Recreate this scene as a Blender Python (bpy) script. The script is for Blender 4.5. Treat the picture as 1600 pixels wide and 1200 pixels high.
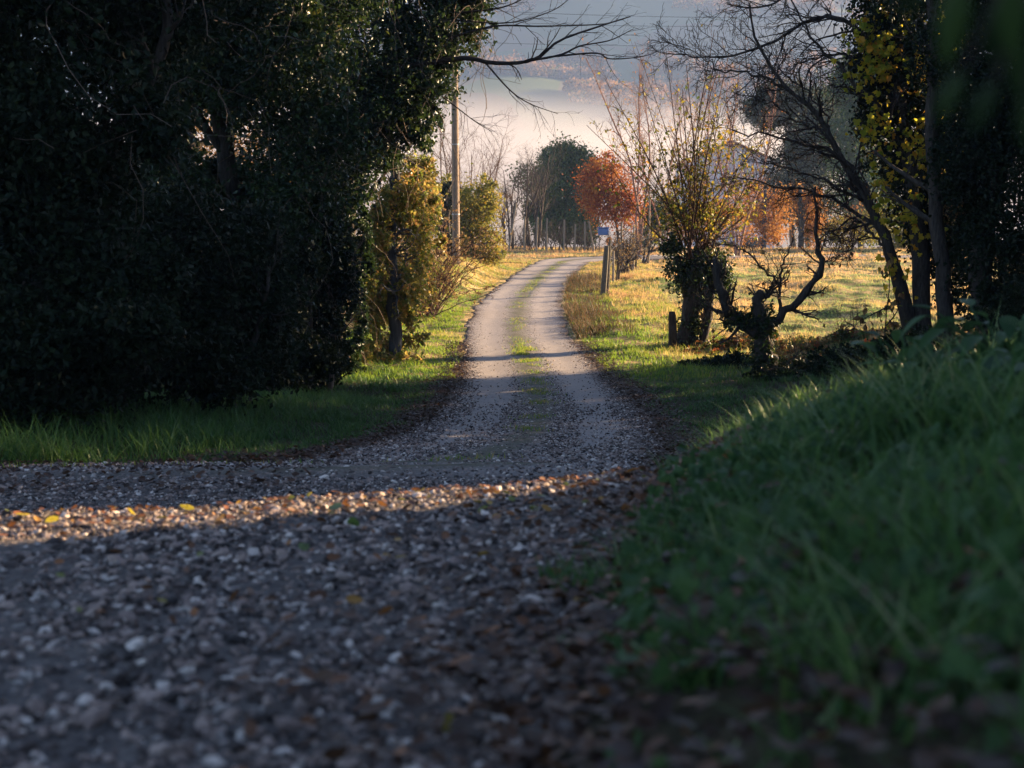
import bpy, math
import numpy as np
from mathutils import Vector
for o in list(bpy.data.objects): bpy.data.objects.remove(o)
C = bpy.context.scene
COL = C.collection
pi = math.pi
rad = math.radians

# ------------------------------------------------------------ camera
PITCH = rad(5.9); FPX = 2222.0
cam = bpy.data.cameras.new('camera'); camo = bpy.data.objects.new('camera', cam); COL.objects.link(camo)
cam.lens = 50.0; cam.sensor_width = 36.0; cam.clip_start = .05; cam.clip_end = 6000
camo.location = (0, 0, 0); camo.rotation_euler = (pi/2 - PITCH, 0, 0)
cam.dof.use_dof = True; cam.dof.focus_distance = 24; cam.dof.aperture_fstop = 3.5
C.camera = camo
# ------------------------------------------------------------ sky and sun
SUN_AZ = rad(62); SUN_EL = rad(15)          # azimuth clockwise from the view direction (+Y)
w = bpy.data.worlds.new('World'); C.world = w; w.use_nodes = True
nt = w.node_tree; nt.nodes.clear()
sky = nt.nodes.new('ShaderNodeTexSky'); sky.sky_type = 'NISHITA'; sky.sun_disc = False
sky.sun_elevation = SUN_EL; sky.sun_rotation = SUN_AZ
sky.air_density = .6; sky.dust_density = .3; sky.ozone_density = .8
bg = nt.nodes.new('ShaderNodeBackground'); bg.inputs[1].default_value = .062
wo = nt.nodes.new('ShaderNodeOutputWorld')
nt.links.new(sky.outputs[0], bg.inputs[0]); nt.links.new(bg.outputs[0], wo.inputs[0])
S = Vector((math.sin(SUN_AZ)*math.cos(SUN_EL), math.cos(SUN_AZ)*math.cos(SUN_EL), math.sin(SUN_EL)))
sl = bpy.data.lights.new('sun', 'SUN'); sl.energy = 5; sl.angle = rad(.5); sl.color = (1, .72, .42)
so = bpy.data.objects.new('sun', sl); COL.objects.link(so); so.rotation_euler = S.to_track_quat('Z', 'Y').to_euler()
so.location = (60, 30, 40)
v = C.view_settings; v.view_transform = 'Standard'; v.look = 'None'; v.gamma = 1; v.exposure = 2.55
try: v.use_curve_mapping = False
except Exception: pass
C.render.engine = 'CYCLES'
cy = C.cycles
cy.max_bounces = 6; cy.diffuse_bounces = 2; cy.glossy_bounces = 2; cy.transmission_bounces = 4
cy.transparent_max_bounces = 8; cy.volume_bounces = 1; cy.use_denoising = True
try: cy.denoiser = 'OPENIMAGEDENOISE'
except Exception: pass
cy.sample_clamp_indirect = 4; cy.use_fast_gi = False

# ------------------------------------------------------------ helpers
def RNG(s): return np.random.default_rng(s)
def sm(a, b, x):
    t = np.clip((np.asarray(x, float) - a)/(b - a), 0, 1); return t*t*(3 - 2*t)
def nrm(a): return a/np.maximum(np.linalg.norm(a, axis=-1, keepdims=True), 1e-9)
def at(px, py, Y):
    """world point seen at photo pixel (px, py) at depth Y along +Y (layout measuring)"""
    px = np.asarray(px, float); py = np.asarray(py, float)
    v_ = (600 - py)/FPX
    ry = math.cos(PITCH) + v_*math.sin(PITCH); rz = -math.sin(PITCH) + v_*math.cos(PITCH)
    k = Y/ry
    return np.stack(np.broadcast_arrays((px - 800)/FPX*k, Y*np.ones_like(k), rz*k), -1)
_nr = RNG(99); _nw = _nr.normal(size=(8, 12, 2)); _np = _nr.uniform(0, 2*pi, size=(8, 12))
def noise(x, y, scale, s=0):
    """smooth pseudo noise about -1..1"""
    r = 0
    for i in range(12): r = r + np.sin((x*_nw[s, i, 0] + y*_nw[s, i, 1])*2.2/scale + _np[s, i])
    return r/3.6

class Geo:
    def __init__(self): self.v = []; self.f = []; self.a = []; self.n = 0; self.mi = []
    def add(self, V, F, var=0.5, mi=0):
        V = np.asarray(V, float).reshape(-1, 3)
        self.v.append(V); self.a.append(np.broadcast_to(np.asarray(var, float), (len(V),)).copy())
        for f in (F if isinstance(F, list) else [F]):
            f = np.asarray(f, np.int64); self.f.append(f + self.n); self.mi.append(np.full(len(f), mi))
        self.n += len(V)
    def build(self, name, mats, parent=None, smooth=False, extra=None):
        V = np.concatenate(self.v); A = np.concatenate(self.a)
        if parent is not None: V = V - np.array(parent.location)
        me = bpy.data.meshes.new(name)
        lt = np.concatenate([np.full(len(f), f.shape[1]) for f in self.f]); lv = np.concatenate([f.ravel() for f in self.f])
        me.vertices.add(len(V)); me.vertices.foreach_set('co', V.astype(np.float32).ravel())
        me.loops.add(len(lv)); me.loops.foreach_set('vertex_index', lv.astype(np.int32))
        me.polygons.add(len(lt)); ls = np.concatenate([[0], np.cumsum(lt)[:-1]])
        me.polygons.foreach_set('loop_start', ls.astype(np.int32))
        mats = mats if isinstance(mats, (list, tuple)) else [mats]
        for m in mats: me.materials.append(m)
        if len(mats) > 1: me.polygons.foreach_set('material_index', np.concatenate(self.mi).astype(np.int32))
        me.polygons.foreach_set('use_smooth', np.full(len(lt), smooth))
        at_ = me.attributes.new('var', 'FLOAT', 'POINT'); at_.data.foreach_set('value', A.astype(np.float32))
        for k, arr in (extra or {}).items():
            e = me.attributes.new(k, 'FLOAT', 'POINT'); e.data.foreach_set('value', arr.astype(np.float32))
        me.update(calc_edges=True); me.validate()
        o = bpy.data.objects.new(name, me); COL.objects.link(o)
        if parent is not None: o.parent = parent
        return o

def tag(o, label=None, cat=None, group=None, kind=None):
    if label: o['label'] = label
    if cat: o['category'] = cat
    if group: o['group'] = group
    if kind: o['kind'] = kind
    return o
def thing(name, label, cat, loc, group=None):
    o = bpy.data.objects.new(name, None); COL.objects.link(o); o.location = [float(c) for c in loc]
    o.empty_display_size = .3
    return tag(o, label, cat, group)
def dup(root, loc, rotz=0, scale=1.0, label=None, tilt=(0, 0)):
    r = root.copy(); COL.objects.link(r); r.location = [float(c) for c in loc]; r.rotation_euler = (tilt[0], tilt[1], rotz); r.scale = (scale,)*3
    if label: r['label'] = label
    for ch in list(root.children):
        c = ch.copy(); COL.objects.link(c); c.parent = r
        for g in ch.children:
            d = g.copy(); COL.objects.link(d); d.parent = c
    return r

def tubes(G, P, R, k=5, var=.5, mi=0):
    P = np.asarray(P, float); R = np.asarray(R, float)
    if P.ndim == 2: P = P[None]; R = R[None]
    T, n, _ = P.shape
    t = nrm(np.gradient(P, axis=1)); mt = np.abs(nrm(t.mean(1)))
    ref = np.eye(3)[np.argmin(mt, axis=1)][:, None, :]
    a = nrm(np.cross(t, ref)); b = np.cross(t, a)
    th = np.arange(k)*2*pi/k
    V = P[:, :, None, :] + R[:, :, None, None]*(np.cos(th)[None, None, :, None]*a[:, :, None, :] + np.sin(th)[None, None, :, None]*b[:, :, None, :])
    base = (np.arange(T)*n*k)[:, None, None]; i = (np.arange(n - 1)*k)[None, :, None]; j = np.arange(k)[None, None, :]; j2 = (j + 1) % k
    F = np.stack([base + i + j, base + i + j2, base + i + k + j2, base + i + k + j], -1).reshape(-1, 4)
    if np.ndim(var) == 1: var = np.repeat(var, n*k)
    G.add(V, F, var, mi)
    # end caps
    if k <= 12:
        top = (np.arange(T)*n*k)[:, None] + (n - 1)*k + np.arange(k)[None]
        G.f.append(top + G.n - T*n*k); G.mi.append(np.full(T, mi))

def curve(pts, n=16):
    pts = np.asarray(pts, float)
    if len(pts) == 2: return pts[0] + (pts[1] - pts[0])*np.linspace(0, 1, n)[:, None]
    p = np.vstack([2*pts[0] - pts[1], pts, 2*pts[-1] - pts[-2]])
    u = np.linspace(0, len(pts) - 1 - 1e-6, n); i = u.astype(int); f = (u - i)[:, None]
    a, b, c, d = p[i], p[i + 1], p[i + 2], p[i + 3]
    return .5*((2*b) + (c - a)*f + (2*a - 5*b + 4*c - d)*f**2 + (3*b - a - 3*c + d)*f**3)
def pix(lst, d):
    return np.array([at(p[0], p[1], d + (p[2] if len(p) > 2 else 0)) for p in lst])

def grow(rng, P, R, k, length, ang=50, n=7, wig=.15, up=.05, t0=.25, t1=1.0, rr=.55, tip=.3, rmin=.002):
    """k side branches on every parent polyline; returns (P, R)"""
    T, m, _ = P.shape
    t = t0 + (t1 - t0)*(np.arange(k)[None] + rng.uniform(0, 1, (T, k)))/k
    x = t*(m - 1); i = np.clip(x.astype(int), 0, m - 2); f = (x - i)[..., None]
    ti = np.arange(T)[:, None]
    pos = P[ti, i]*(1 - f) + P[ti, i + 1]*f; tan = nrm(P[ti, i + 1] - P[ti, i])
    r = R[ti, i]*(1 - f[..., 0]) + R[ti, i + 1]*f[..., 0]
    per = nrm(np.cross(tan, rng.normal(size=tan.shape)))
    an = np.radians(ang)*rng.uniform(.6, 1.3, (T, k))[..., None]
    d = nrm(tan*np.cos(an) + per*np.sin(an)).reshape(-1, 3)
    pl = np.linalg.norm(np.diff(P, axis=1), axis=2).sum(1)[:, None] if length < 0 else 1
    L = (abs(length)*pl*rng.uniform(.55, 1.25, (T, k))*(1.15 - .6*t)).reshape(-1)
    Q = np.zeros((T*k, n, 3)); Q[:, 0] = pos.reshape(-1, 3)
    for s in range(1, n):
        d = nrm(d + wig*rng.normal(size=d.shape) + np.array([0, 0, up]))
        Q[:, s] = Q[:, s - 1] + d*(L/(n - 1))[:, None]
    r0 = np.maximum(r.reshape(-1)*rr, rmin)
    RR = np.maximum(r0[:, None]*np.linspace(1, tip, n)[None], rmin*.7)
    return Q, RR
def along(rng, P, N, t0=.2):
    """N random points on a set of polylines"""
    T, m, _ = P.shape
    ti = rng.integers(0, T, N); x = rng.uniform(t0, 1, N)*(m - 1); i = np.clip(x.astype(int), 0, m - 2); f = (x - i)[:, None]
    return P[ti, i]*(1 - f) + P[ti, i + 1]*f

def leaves(G, rng, P, size, droop=.4, aspect=.62, fold=.3, var=None, sv=.45, up=0.0, mi=0):
    N = len(P)
    a = nrm(rng.normal(size=(N, 3)) + np.array([0, 0, -droop]))
    s = nrm(np.cross(a, rng.normal(size=(N, 3)) + np.array([0, 0, up]))); nn = np.cross(s, a)
    L = (size*rng.uniform(1 - sv, 1 + sv, N))[:, None]; W = L*aspect*.5
    V = np.stack([P, P + a*L*.42 + s*W + nn*fold*W, P + a*L, P + a*L*.42 - s*W + nn*fold*W], 1)
    F = (np.arange(N)*4)[:, None] + np.arange(4)[None]
    vv = rng.uniform(0, 1, N) if var is None else var
    G.add(V, F, np.repeat(vv, 4), mi)
def lobed(G, rng, P, size, droop=.8, var=None, mi=0, fold=.25, sv=.4):
    """five-lobed leaf (ivy, vine) as a fan"""
    N = len(P)
    pr = np.array([[0, 0], [.34, -.05], [.5, .28], [.3, .38], [.36, .72], [.12, .66], [0, 1.0], [-.12, .66], [-.36, .72], [-.3, .38], [-.5, .28], [-.34, -.05]])
    a = nrm(rng.normal(size=(N, 3)) + np.array([0, 0, -droop])); s = nrm(np.cross(a, rng.normal(size=(N, 3)))); nn = np.cross(s, a)
    L = (size*rng.uniform(1 - sv, 1 + sv, N))[:, None, None]
    V = P[:, None] + L*(pr[None, :, 1:2]*a[:, None] + pr[None, :, :1]*s[:, None] + fold*np.abs(pr[None, :, :1])*nn[:, None])
    F = (np.arange(N)*12)[:, None]
    Fs = [np.concatenate([F + x for x in q], 1) for q in ((0, 1, 2, 3), (0, 3, 4, 5), (0, 5, 6, 7), (0, 7, 8, 9), (0, 9, 10, 11))]
    vv = rng.uniform(0, 1, N) if var is None else var
    G.add(V, Fs, np.repeat(vv, 12), mi)
def blob_pts(rng, blobs, N, per=22, clump=.28, shell=.45, flat=1.0):
    """leaf positions in clumps spread through a union of ellipsoids (centre xyz, radii xyz)"""
    B = np.asarray(blobs, float); wgt = (B[:, 3]*B[:, 5] + B[:, 4]*B[:, 5]); wgt /= wgt.sum()
    nc = max(1, N//per); bi = rng.choice(len(B), nc, p=wgt)
    d = nrm(rng.normal(size=(nc, 3))); r = 1 - shell*rng.uniform(0, 1, nc)**1.3 + .1*rng.normal(size=nc)
    c = B[bi, :3] + d*r[:, None]*B[bi, 3:]
    ci = rng.integers(0, nc, N)
    sc = clump*np.minimum(1, B[bi, 3:].min(1))[ci][:, None]*rng.uniform(.5, 1.4, nc)[ci][:, None]
    p = c[ci] + rng.normal(size=(N, 3))*sc*np.array([1, 1, flat])
    return p, ci/nc
def pblob(px, py, d, rx, ry, rd=None):
    """ellipsoid measured off the photo: pixel centre, depth, radii in pixels (rd in metres)"""
    c = at(px, py, d); k = d/FPX
    return [*c, rx*k, rd if rd else rx*k*.9, ry*k]

# ------------------------------------------------------------ materials
def mat(name):
    m = bpy.data.materials.new(name); m.use_nodes = True; n = m.node_tree; n.nodes.clear()
    return m, n, n.nodes.new('ShaderNodeOutputMaterial')
def N_(n, t, **kw):
    x = n.nodes.new(t)
    for k, v_ in kw.items(): setattr(x, k, v_)
    return x
def ramp(n, fac, stops, interp='LINEAR'):
    r = n.nodes.new('ShaderNodeValToRGB'); cr = r.color_ramp; cr.interpolation = interp
    while len(cr.elements) < len(stops): cr.elements.new(.5)
    for e, (p, c) in zip(cr.elements, stops): e.position = p; e.color = (*c, 1)
    n.links.new(fac, r.inputs[0]); return r.outputs[0]
def attr(n, name):
    a = n.nodes.new('ShaderNodeAttribute'); a.attribute_name = name; return a.outputs['Fac']
def tnoise(n, scale, detail=4, rough=.55, vec=None):
    t = n.nodes.new('ShaderNodeTexNoise'); t.inputs['Scale'].default_value = scale; t.inputs['Detail'].default_value = detail; t.inputs['Roughness'].default_value = rough
    if vec is None:
        g = n.nodes.new('ShaderNodeNewGeometry'); vec = g.outputs['Position']
    n.links.new(vec, t.inputs['Vector']); return t.outputs['Fac']
def mix(n, f, a, b, mode='MIX'):
    x = n.nodes.new('ShaderNodeMix'); x.data_type = 'RGBA'; x.blend_type = mode
    for v_, i in ((f, 0), (a, 6), (b, 7)):
        if hasattr(v_, 'is_linked') or isinstance(v_, bpy.types.NodeSocket): n.links.new(v_, x.inputs[i])
        else: x.inputs[i].default_value = v_ if i == 0 else (*v_, 1)
    return x.outputs[2]
def mth(n, op, a, b=0.0, c=None):
    x = n.nodes.new('ShaderNodeMath'); x.operation = op
    for i, v_ in enumerate((a, b) if c is None else (a, b, c)):
        if isinstance(v_, bpy.types.NodeSocket): n.links.new(v_, x.inputs[i])
        else: x.inputs[i].default_value = v_
    return x.outputs[0]
def pbsdf(n, col, rough=.7, spec=.3, bump=None, bs=.3, bd=.02):
    p = n.nodes.new('ShaderNodeBsdfPrincipled')
    if isinstance(col, bpy.types.NodeSocket): n.links.new(col, p.inputs['Base Color'])
    else: p.inputs['Base Color'].default_value = (*col, 1)
    p.inputs['Roughness'].default_value = rough; p.inputs['Specular IOR Level'].default_value = spec
    if bump is not None:
        b = n.nodes.new('ShaderNodeBump'); b.inputs['Strength'].default_value = bs; b.inputs['Distance'].default_value = bd
        n.links.new(bump, b.inputs['Height']); n.links.new(b.outputs[0], p.inputs['Normal'])
    return p
def leafmat(name, stops, tr=.35, rough=.45, spec=.35, trc=1.6):
    m, n, out = mat(name)
    col = ramp(n, attr(n, 'var'), stops)
    p = pbsdf(n, col, rough, spec)
    t = n.nodes.new('ShaderNodeBsdfTranslucent')
    tc = mix(n, 1.0, col, (min(1, trc), min(1, trc*.95), min(1, trc*.45)), 'MULTIPLY')
    g = n.nodes.new('ShaderNodeGamma'); g.inputs[1].default_value = .8; n.links.new(tc, g.inputs[0]); n.links.new(g.outputs[0], t.inputs[0])
    x = n.nodes.new('ShaderNodeMixShader'); x.inputs[0].default_value = tr
    n.links.new(p.outputs[0], x.inputs[1]); n.links.new(t.outputs[0], x.inputs[2]); n.links.new(x.outputs[0], out.inputs[0])
    return m
def barkmat(name, a, b, scale=9, rough=.85):
    m, n, out = mat(name)
    tc = n.nodes.new('ShaderNodeTexCoord'); mp = n.nodes.new('ShaderNodeMapping'); mp.inputs['Scale'].default_value = (scale, scale, scale*.22)
    n.links.new(tc.outputs['Object'], mp.inputs[0])
    f = tnoise(n, 3, 6, .65, mp.outputs[0])
    col = ramp(n, f, [(.3, a), (.68, b)])
    p = pbsdf(n, col, rough, .2, f, .7, .03); n.links.new(p.outputs[0], out.inputs[0]); return m
def plain(name, c, rough=.6, spec=.3, var=.25, scale=6):
    m, n, out = mat(name); f = tnoise(n, scale, 5)
    col = ramp(n, f, [(.3, tuple(x*(1 - var) for x in c)), (.7, tuple(min(1, x*(1 + var)) for x in c))])
    p = pbsdf(n, col, rough, spec, f, .2, .01); n.links.new(p.outputs[0], out.inputs[0]); return m

M = {}
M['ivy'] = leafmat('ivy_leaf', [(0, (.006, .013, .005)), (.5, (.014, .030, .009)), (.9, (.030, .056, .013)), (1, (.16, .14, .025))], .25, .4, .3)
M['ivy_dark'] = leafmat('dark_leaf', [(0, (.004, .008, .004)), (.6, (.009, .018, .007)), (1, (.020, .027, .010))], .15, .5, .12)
M['thicket'] = leafmat('thicket_leaf', [(0, (.03, .06, .012)), (.3, (.12, .16, .022)), (.55, (.32, .27, .06)), (.8, (.46, .25, .08)), (.96, (.30, .13, .06)), (.98, (.6, .04, .02)), (1, (.6, .04, .02))], .45, .4, .4)
M['vine_yellow'] = leafmat('yellow_vine_leaf', [(0, (.13, .19, .015)), (.45, (.42, .38, .03)), (.8, (.60, .40, .03)), (1, (.50, .18, .02))], .62, .5, .25)
M['yellow_bush'] = leafmat('yellow_green_leaf', [(0, (.05, .08, .012)), (.45, (.17, .16, .02)), (.8, (.34, .24, .03)), (1, (.38, .17, .02))], .38, .5, .25)
M['orange'] = leafmat('orange_leaf', [(0, (.11, .018, .012)), (.4, (.26, .052, .016)), (.75, (.44, .135, .022)), (.92, (.50, .24, .035)), (1, (.2, .08, .02))], .4, .6, .2)
M['gold'] = leafmat('golden_brown_leaf', [(0, (.20, .065, .02)), (.6, (.38, .145, .03)), (1, (.33, .20, .045))], .4, .6, .2)
M['evergreen'] = leafmat('evergreen_leaf', [(0, (.018, .038, .016)), (.6, (.038, .072, .022)), (1, (.10, .14, .025))], .2, .6, .2)
M['pine'] = leafmat('pine_needle', [(0, (.02, .034, .02)), (1, (.05, .065, .03))], .15, .6, .2)
M['bramble'] = leafmat('bramble_leaf', [(0, (.03, .05, .012)), (.4, (.08, .10, .02)), (.65, (.16, .07, .02)), (.85, (.30, .07, .025)), (1, (.38, .05, .02))], .35, .5, .3)
M['dry'] = leafmat('dry_leaf', [(0, (.10, .05, .03)), (.6, (.20, .11, .05)), (1, (.30, .20, .08))], .3, .7, .1)
M['litter'] = leafmat('fallen_leaf', [(0, (.03, .015, .010)), (.35, (.08, .035, .018)), (.62, (.16, .06, .022)), (.82, (.30, .11, .03)), (.93, (.36, .22, .04)), (1, (.14, .15, .03))], .2, .5, .35)
M['yellow_leaf'] = leafmat('fallen_yellow_leaf', [(0, (.45, .36, .02)), (1, (.55, .40, .03))], .3, .5, .3)
M['green_leaf'] = leafmat('fallen_green_leaf', [(0, (.05, .10, .02)), (1, (.08, .13, .03))], .3, .45, .4)
M['orange_litter'] = leafmat('fallen_orange_leaf', [(0, (.45, .12, .02)), (1, (.5, .2, .03))], .3, .5, .3)
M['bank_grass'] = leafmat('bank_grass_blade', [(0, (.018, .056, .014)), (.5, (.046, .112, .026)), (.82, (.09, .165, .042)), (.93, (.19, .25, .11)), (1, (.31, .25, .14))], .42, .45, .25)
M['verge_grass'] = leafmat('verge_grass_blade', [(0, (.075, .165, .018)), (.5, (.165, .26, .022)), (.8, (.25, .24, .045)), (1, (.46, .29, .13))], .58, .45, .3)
M['meadow_grass'] = leafmat('meadow_grass_blade', [(0, (.10, .17, .05)), (.2, (.20, .28, .13)), (.36, (.30, .29, .10)), (.6, (.52, .33, .14)), (.85, (.58, .33, .16)), (1, (.46, .24, .13))], .55, .6, .2)
M['dryweed'] = leafmat('dry_weed_blade', [(0, (.05, .07, .025)), (.4, (.09, .065, .032)), (.8, (.17, .105, .055)), (1, (.20, .09, .045))], .25, .6, .2)
M['weed'] = leafmat('weed_leaf', [(0, (.018, .052, .018)), (1, (.050, .105, .035))], .42, .5, .2)
M['bark'] = barkmat('bark', (.018, .014, .012), (.075, .060, .050))
M['twig'] = barkmat('twig', (.022, .016, .014), (.06, .045, .038), 20)
M['shoot'] = barkmat('reddish_shoot', (.045, .024, .017), (.12, .062, .040), 20)
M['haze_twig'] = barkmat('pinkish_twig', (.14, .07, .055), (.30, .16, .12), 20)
M['paletwig'] = barkmat('pale_twig', (.10, .07, .055), (.22, .16, .12), 20)
M['vinestem'] = barkmat('vine_stem', (.05, .035, .027), (.13, .09, .065), 20)
M['palebark'] = barkmat('grey_bark', (.03, .033, .04), (.085, .085, .095), 7)
M['polewood'] = barkmat('weathered_pole_wood', (.12, .085, .06), (.29, .21, .15), 12)
M['postwood'] = barkmat('weathered_post_wood', (.05, .045, .035), (.15, .125, .095), 14)
M['stake'] = barkmat('pale_stake_wood', (.14, .11, .085), (.30, .24, .18), 14)
M['wire'] = plain('dark_wire', (.05, .05, .055), .5, .4)
M['metal'] = plain('grey_metal', (.30, .31, .32), .4, .5)
M['blue'] = plain('blue_plastic', (.06, .12, .30), .5, .4, .12)
M['wall'] = plain('pale_render', (.58, .54, .60), .85, .15, .08, 1)
M['roof'] = plain('terracotta_tile', (.22, .11, .08), .8, .15, .35, 2)
M['shutter'] = plain('brown_shutter', (.10, .06, .045), .6, .3)
M['glass'] = plain('dark_window_glass', (.03, .035, .045), .08, .6)

# gravel stones
m, n, out = mat('gravel_stone')
c = ramp(n, attr(n, 'var'), [(0, (.012, .009, .009)), (.26, (.035, .024, .021)), (.40, (.12, .085, .075)), (.60, (.29, .21, .18)), (.80, (.43, .32, .27)), (.9, (.32, .28, .26)), (1, (.80, .68, .60))])
f = tnoise(n, 60, 4); c = mix(n, mth(n, 'MULTIPLY', f, .55), c, (.09, .07, .065))
p = pbsdf(n, c, .72, .3, f, .35, .004); n.links.new(p.outputs[0], out.inputs[0]); M['stone'] = m
# gravel road surface: voronoi chippings; 'across' runs -1..1 over the width; 'wear' 1 on the far track
m, n, out = mat('gravel_track')
g = N_(n, 'ShaderNodeNewGeometry')
def voro(scale):
    x = N_(n, 'ShaderNodeTexVoronoi'); x.inputs['Scale'].default_value = scale; n.links.new(g.outputs['Position'], x.inputs['Vector']); return x
v1 = voro(38); v2 = voro(17)
sep = N_(n, 'ShaderNodeSeparateColor'); n.links.new(v1.outputs['Color'], sep.inputs[0])
sep2 = N_(n, 'ShaderNodeSeparateColor'); n.links.new(v2.outputs['Color'], sep2.inputs[0])
cc = ramp(n, sep.outputs[0], [(0, (.10, .09, .10)), (.35, (.20, .18, .175)), (.7, (.29, .25, .235)), (1, (.42, .38, .36))])
cc = mix(n, mth(n, 'MULTIPLY', sep2.outputs[1], .4), cc, (.13, .115, .115))
ac = attr(n, 'across'); aa = mth(n, 'ABSOLUTE', ac)
nz = tnoise(n, 2.2, 5); nz2 = tnoise(n, .5, 3); nz3 = tnoise(n, 9, 4)
rut = mth(n, 'SUBTRACT', 1.0, mth(n, 'MULTIPLY', mth(n, 'ABSOLUTE', mth(n, 'SUBTRACT', aa, .52)), 2.3))
rut = mth(n, 'MULTIPLY', mth(n, 'MAXIMUM', rut, 0), attr(n, 'wear'))
rut = mth(n, 'MULTIPLY', rut, mth(n, 'ADD', nz, .75))
cc = mix(n, mth(n, 'MINIMUM', mth(n, 'MULTIPLY', rut, .9), 1), cc, (.30, .262, .245))
mid = mth(n, 'MULTIPLY', mth(n, 'MAXIMUM', mth(n, 'SUBTRACT', .30, aa), 0), 4.2)
mid = mth(n, 'MULTIPLY', mth(n, 'MULTIPLY', mid, attr(n, 'wear')), mth(n, 'MULTIPLY', nz, 1.5))
cc = mix(n, mth(n, 'MINIMUM', mid, .85), cc, (.085, .08, .045))
edge = mth(n, 'MULTIPLY', mth(n, 'SUBTRACT', mth(n, 'ADD', aa, mth(n, 'MULTIPLY', mth(n, 'SUBTRACT', nz3, .5), .35)), .80), 7.0)
edge = mth(n, 'MULTIPLY', mth(n, 'MINIMUM', mth(n, 'MAXIMUM', edge, 0), 1), attr(n, 'wear'))
cc = mix(n, mth(n, 'MULTIPLY', edge, .9), cc, (.055, .034, .028))
cc = mix(n, mth(n, 'MULTIPLY', ramp(n, tnoise(n, 5, 6, .7), [(.5, (0, 0, 0)), (.75, (1, 1, 1))]), .35), cc, (.16, .14, .13))
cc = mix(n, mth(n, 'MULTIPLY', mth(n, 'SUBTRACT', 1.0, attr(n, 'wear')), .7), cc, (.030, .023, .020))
hh = mth(n, 'ADD', mth(n, 'MULTIPLY', mth(n, 'SUBTRACT', 1, v1.outputs['Distance']), .6), mth(n, 'MULTIPLY', nz3, .5))
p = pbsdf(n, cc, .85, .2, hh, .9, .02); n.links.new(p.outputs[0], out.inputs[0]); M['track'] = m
# ground: 'meadow' 0 shady soil and verge, 1 open meadow
m, n, out = mat('soil_and_turf')
nz = tnoise(n, 1.3, 5); nz2 = tnoise(n, 14, 5)
dirt = ramp(n, nz2, [(.3, (.018, .014, .011)), (.55, (.045, .040, .022)), (.75, (.07, .05, .035))])
turf = ramp(n, nz2, [(.3, (.045, .06, .018)), (.7, (.10, .11, .03))])
straw = ramp(n, nz2, [(.3, (.28, .20, .085)), (.7, (.52, .36, .17))])
mead = mix(n, ramp(n, nz, [(.42, (0, 0, 0)), (.6, (1, 1, 1))]), turf, straw)
cc = mix(n, attr(n, 'meadow'), dirt, mead)
p = pbsdf(n, cc, .95, .1, nz2, .8, .05); n.links.new(p.outputs[0], out.inputs[0]); M['ground'] = m
# far hillside: fields and woods
m, n, out = mat('hill_fields')
g = N_(n, 'ShaderNodeNewGeometry')
vv = N_(n, 'ShaderNodeTexVoronoi'); vv.inputs['Scale'].default_value = .012; n.links.new(g.outputs['Position'], vv.inputs['Vector'])
sp = N_(n, 'ShaderNodeSeparateColor'); n.links.new(vv.outputs['Color'], sp.inputs[0])
cc = ramp(n, sp.outputs[0], [(0, (.07, .10, .05)), (.35, (.08, .11, .065)), (.6, (.10, .09, .06)), (.8, (.10, .13, .08)), (1, (.12, .09, .065))], 'CONSTANT')
cc = mix(n, mth(n, 'MULTIPLY', tnoise(n, .02, 6), .5), cc, (.10, .085, .055))
p = pbsdf(n, cc, .95, .05); n.links.new(p.outputs[0], out.inputs[0]); M['hill'] = m
M['hillwood'] = leafmat('hill_wood_leaf', [(0, (.05, .035, .025)), (.35, (.14, .07, .035)), (.7, (.26, .115, .045)), (.9, (.30, .16, .06)), (1, (.05, .06, .025))], .3, .7, .1)

# ------------------------------------------------------------ terrain shape (rows: photo row, left edge, right edge, depth)
ROWS = [(405, 848, 925, 75), (420, 815, 908, 66), (440, 785, 890, 56), (460, 757, 881, 50), (480, 740, 880, 45), (500, 729, 885, 40),
        (530, 725, 900, 35), (560, 723, 925, 30.5), (590, 718, 952, 26.5), (620, 706, 985, 22.7), (650, 678, 1012, 19), (680, 625, 1030, 15.6),
        (700, 560, 1040, 13.6)]
ry, xl, xr, zz = [], [], [], []
for (py, l, r, d) in ROWS[::-1]:
    a, b = at(l, py, d), at(r, py, d); ry.append(d); xl.append(a[0]); xr.append(b[0]); zz.append(a[2])
near_y = [-30, -8, 0, 2.2, 4, 5.4, 6.6, 7.6, 8.8, 9.8, 10.6, 12]
near_z = [1.2, -.25, -.66, -.83, -.955, -1.065, -1.185, -1.42, -1.68, -1.755, -1.80, -1.92]
near_r = [.0, -.3, -.1, .03, .25, .48, .74, .85, .95, 1.02, 1.08, 1.22]
near_l = [-26, -26, -26, -26, -26, -26, -26, -26, -26, -26, -16, -2.1]
TY = np.array(near_y + ry); TZ = np.array(near_z + zz); TL = np.array(near_l + xl); TR = np.array(near_r + xr)
FY = np.concatenate([TY, [82, 90, 97, 110, 150, 260, 430]]); FZ = np.concatenate([TZ, [-1.02, -.78, -.75, -1.3, -4.5, -20, -30]])
_fy = np.linspace(-30, 430, 4601); _fz = np.interp(_fy, FY, FZ)
_k = np.hanning(15); _k /= _k.sum(); _fz2 = np.convolve(np.pad(_fz, 7, 'edge'), _k, 'valid')
def XL(y): return np.interp(y, TY, TL)
def XR(y): return np.interp(y, TY, TR)
def edge_wob(y, s): return .09*noise(y, y*0 + s*5, .8, s) + .05*noise(y, y*0, .22, s + 1)
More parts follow.
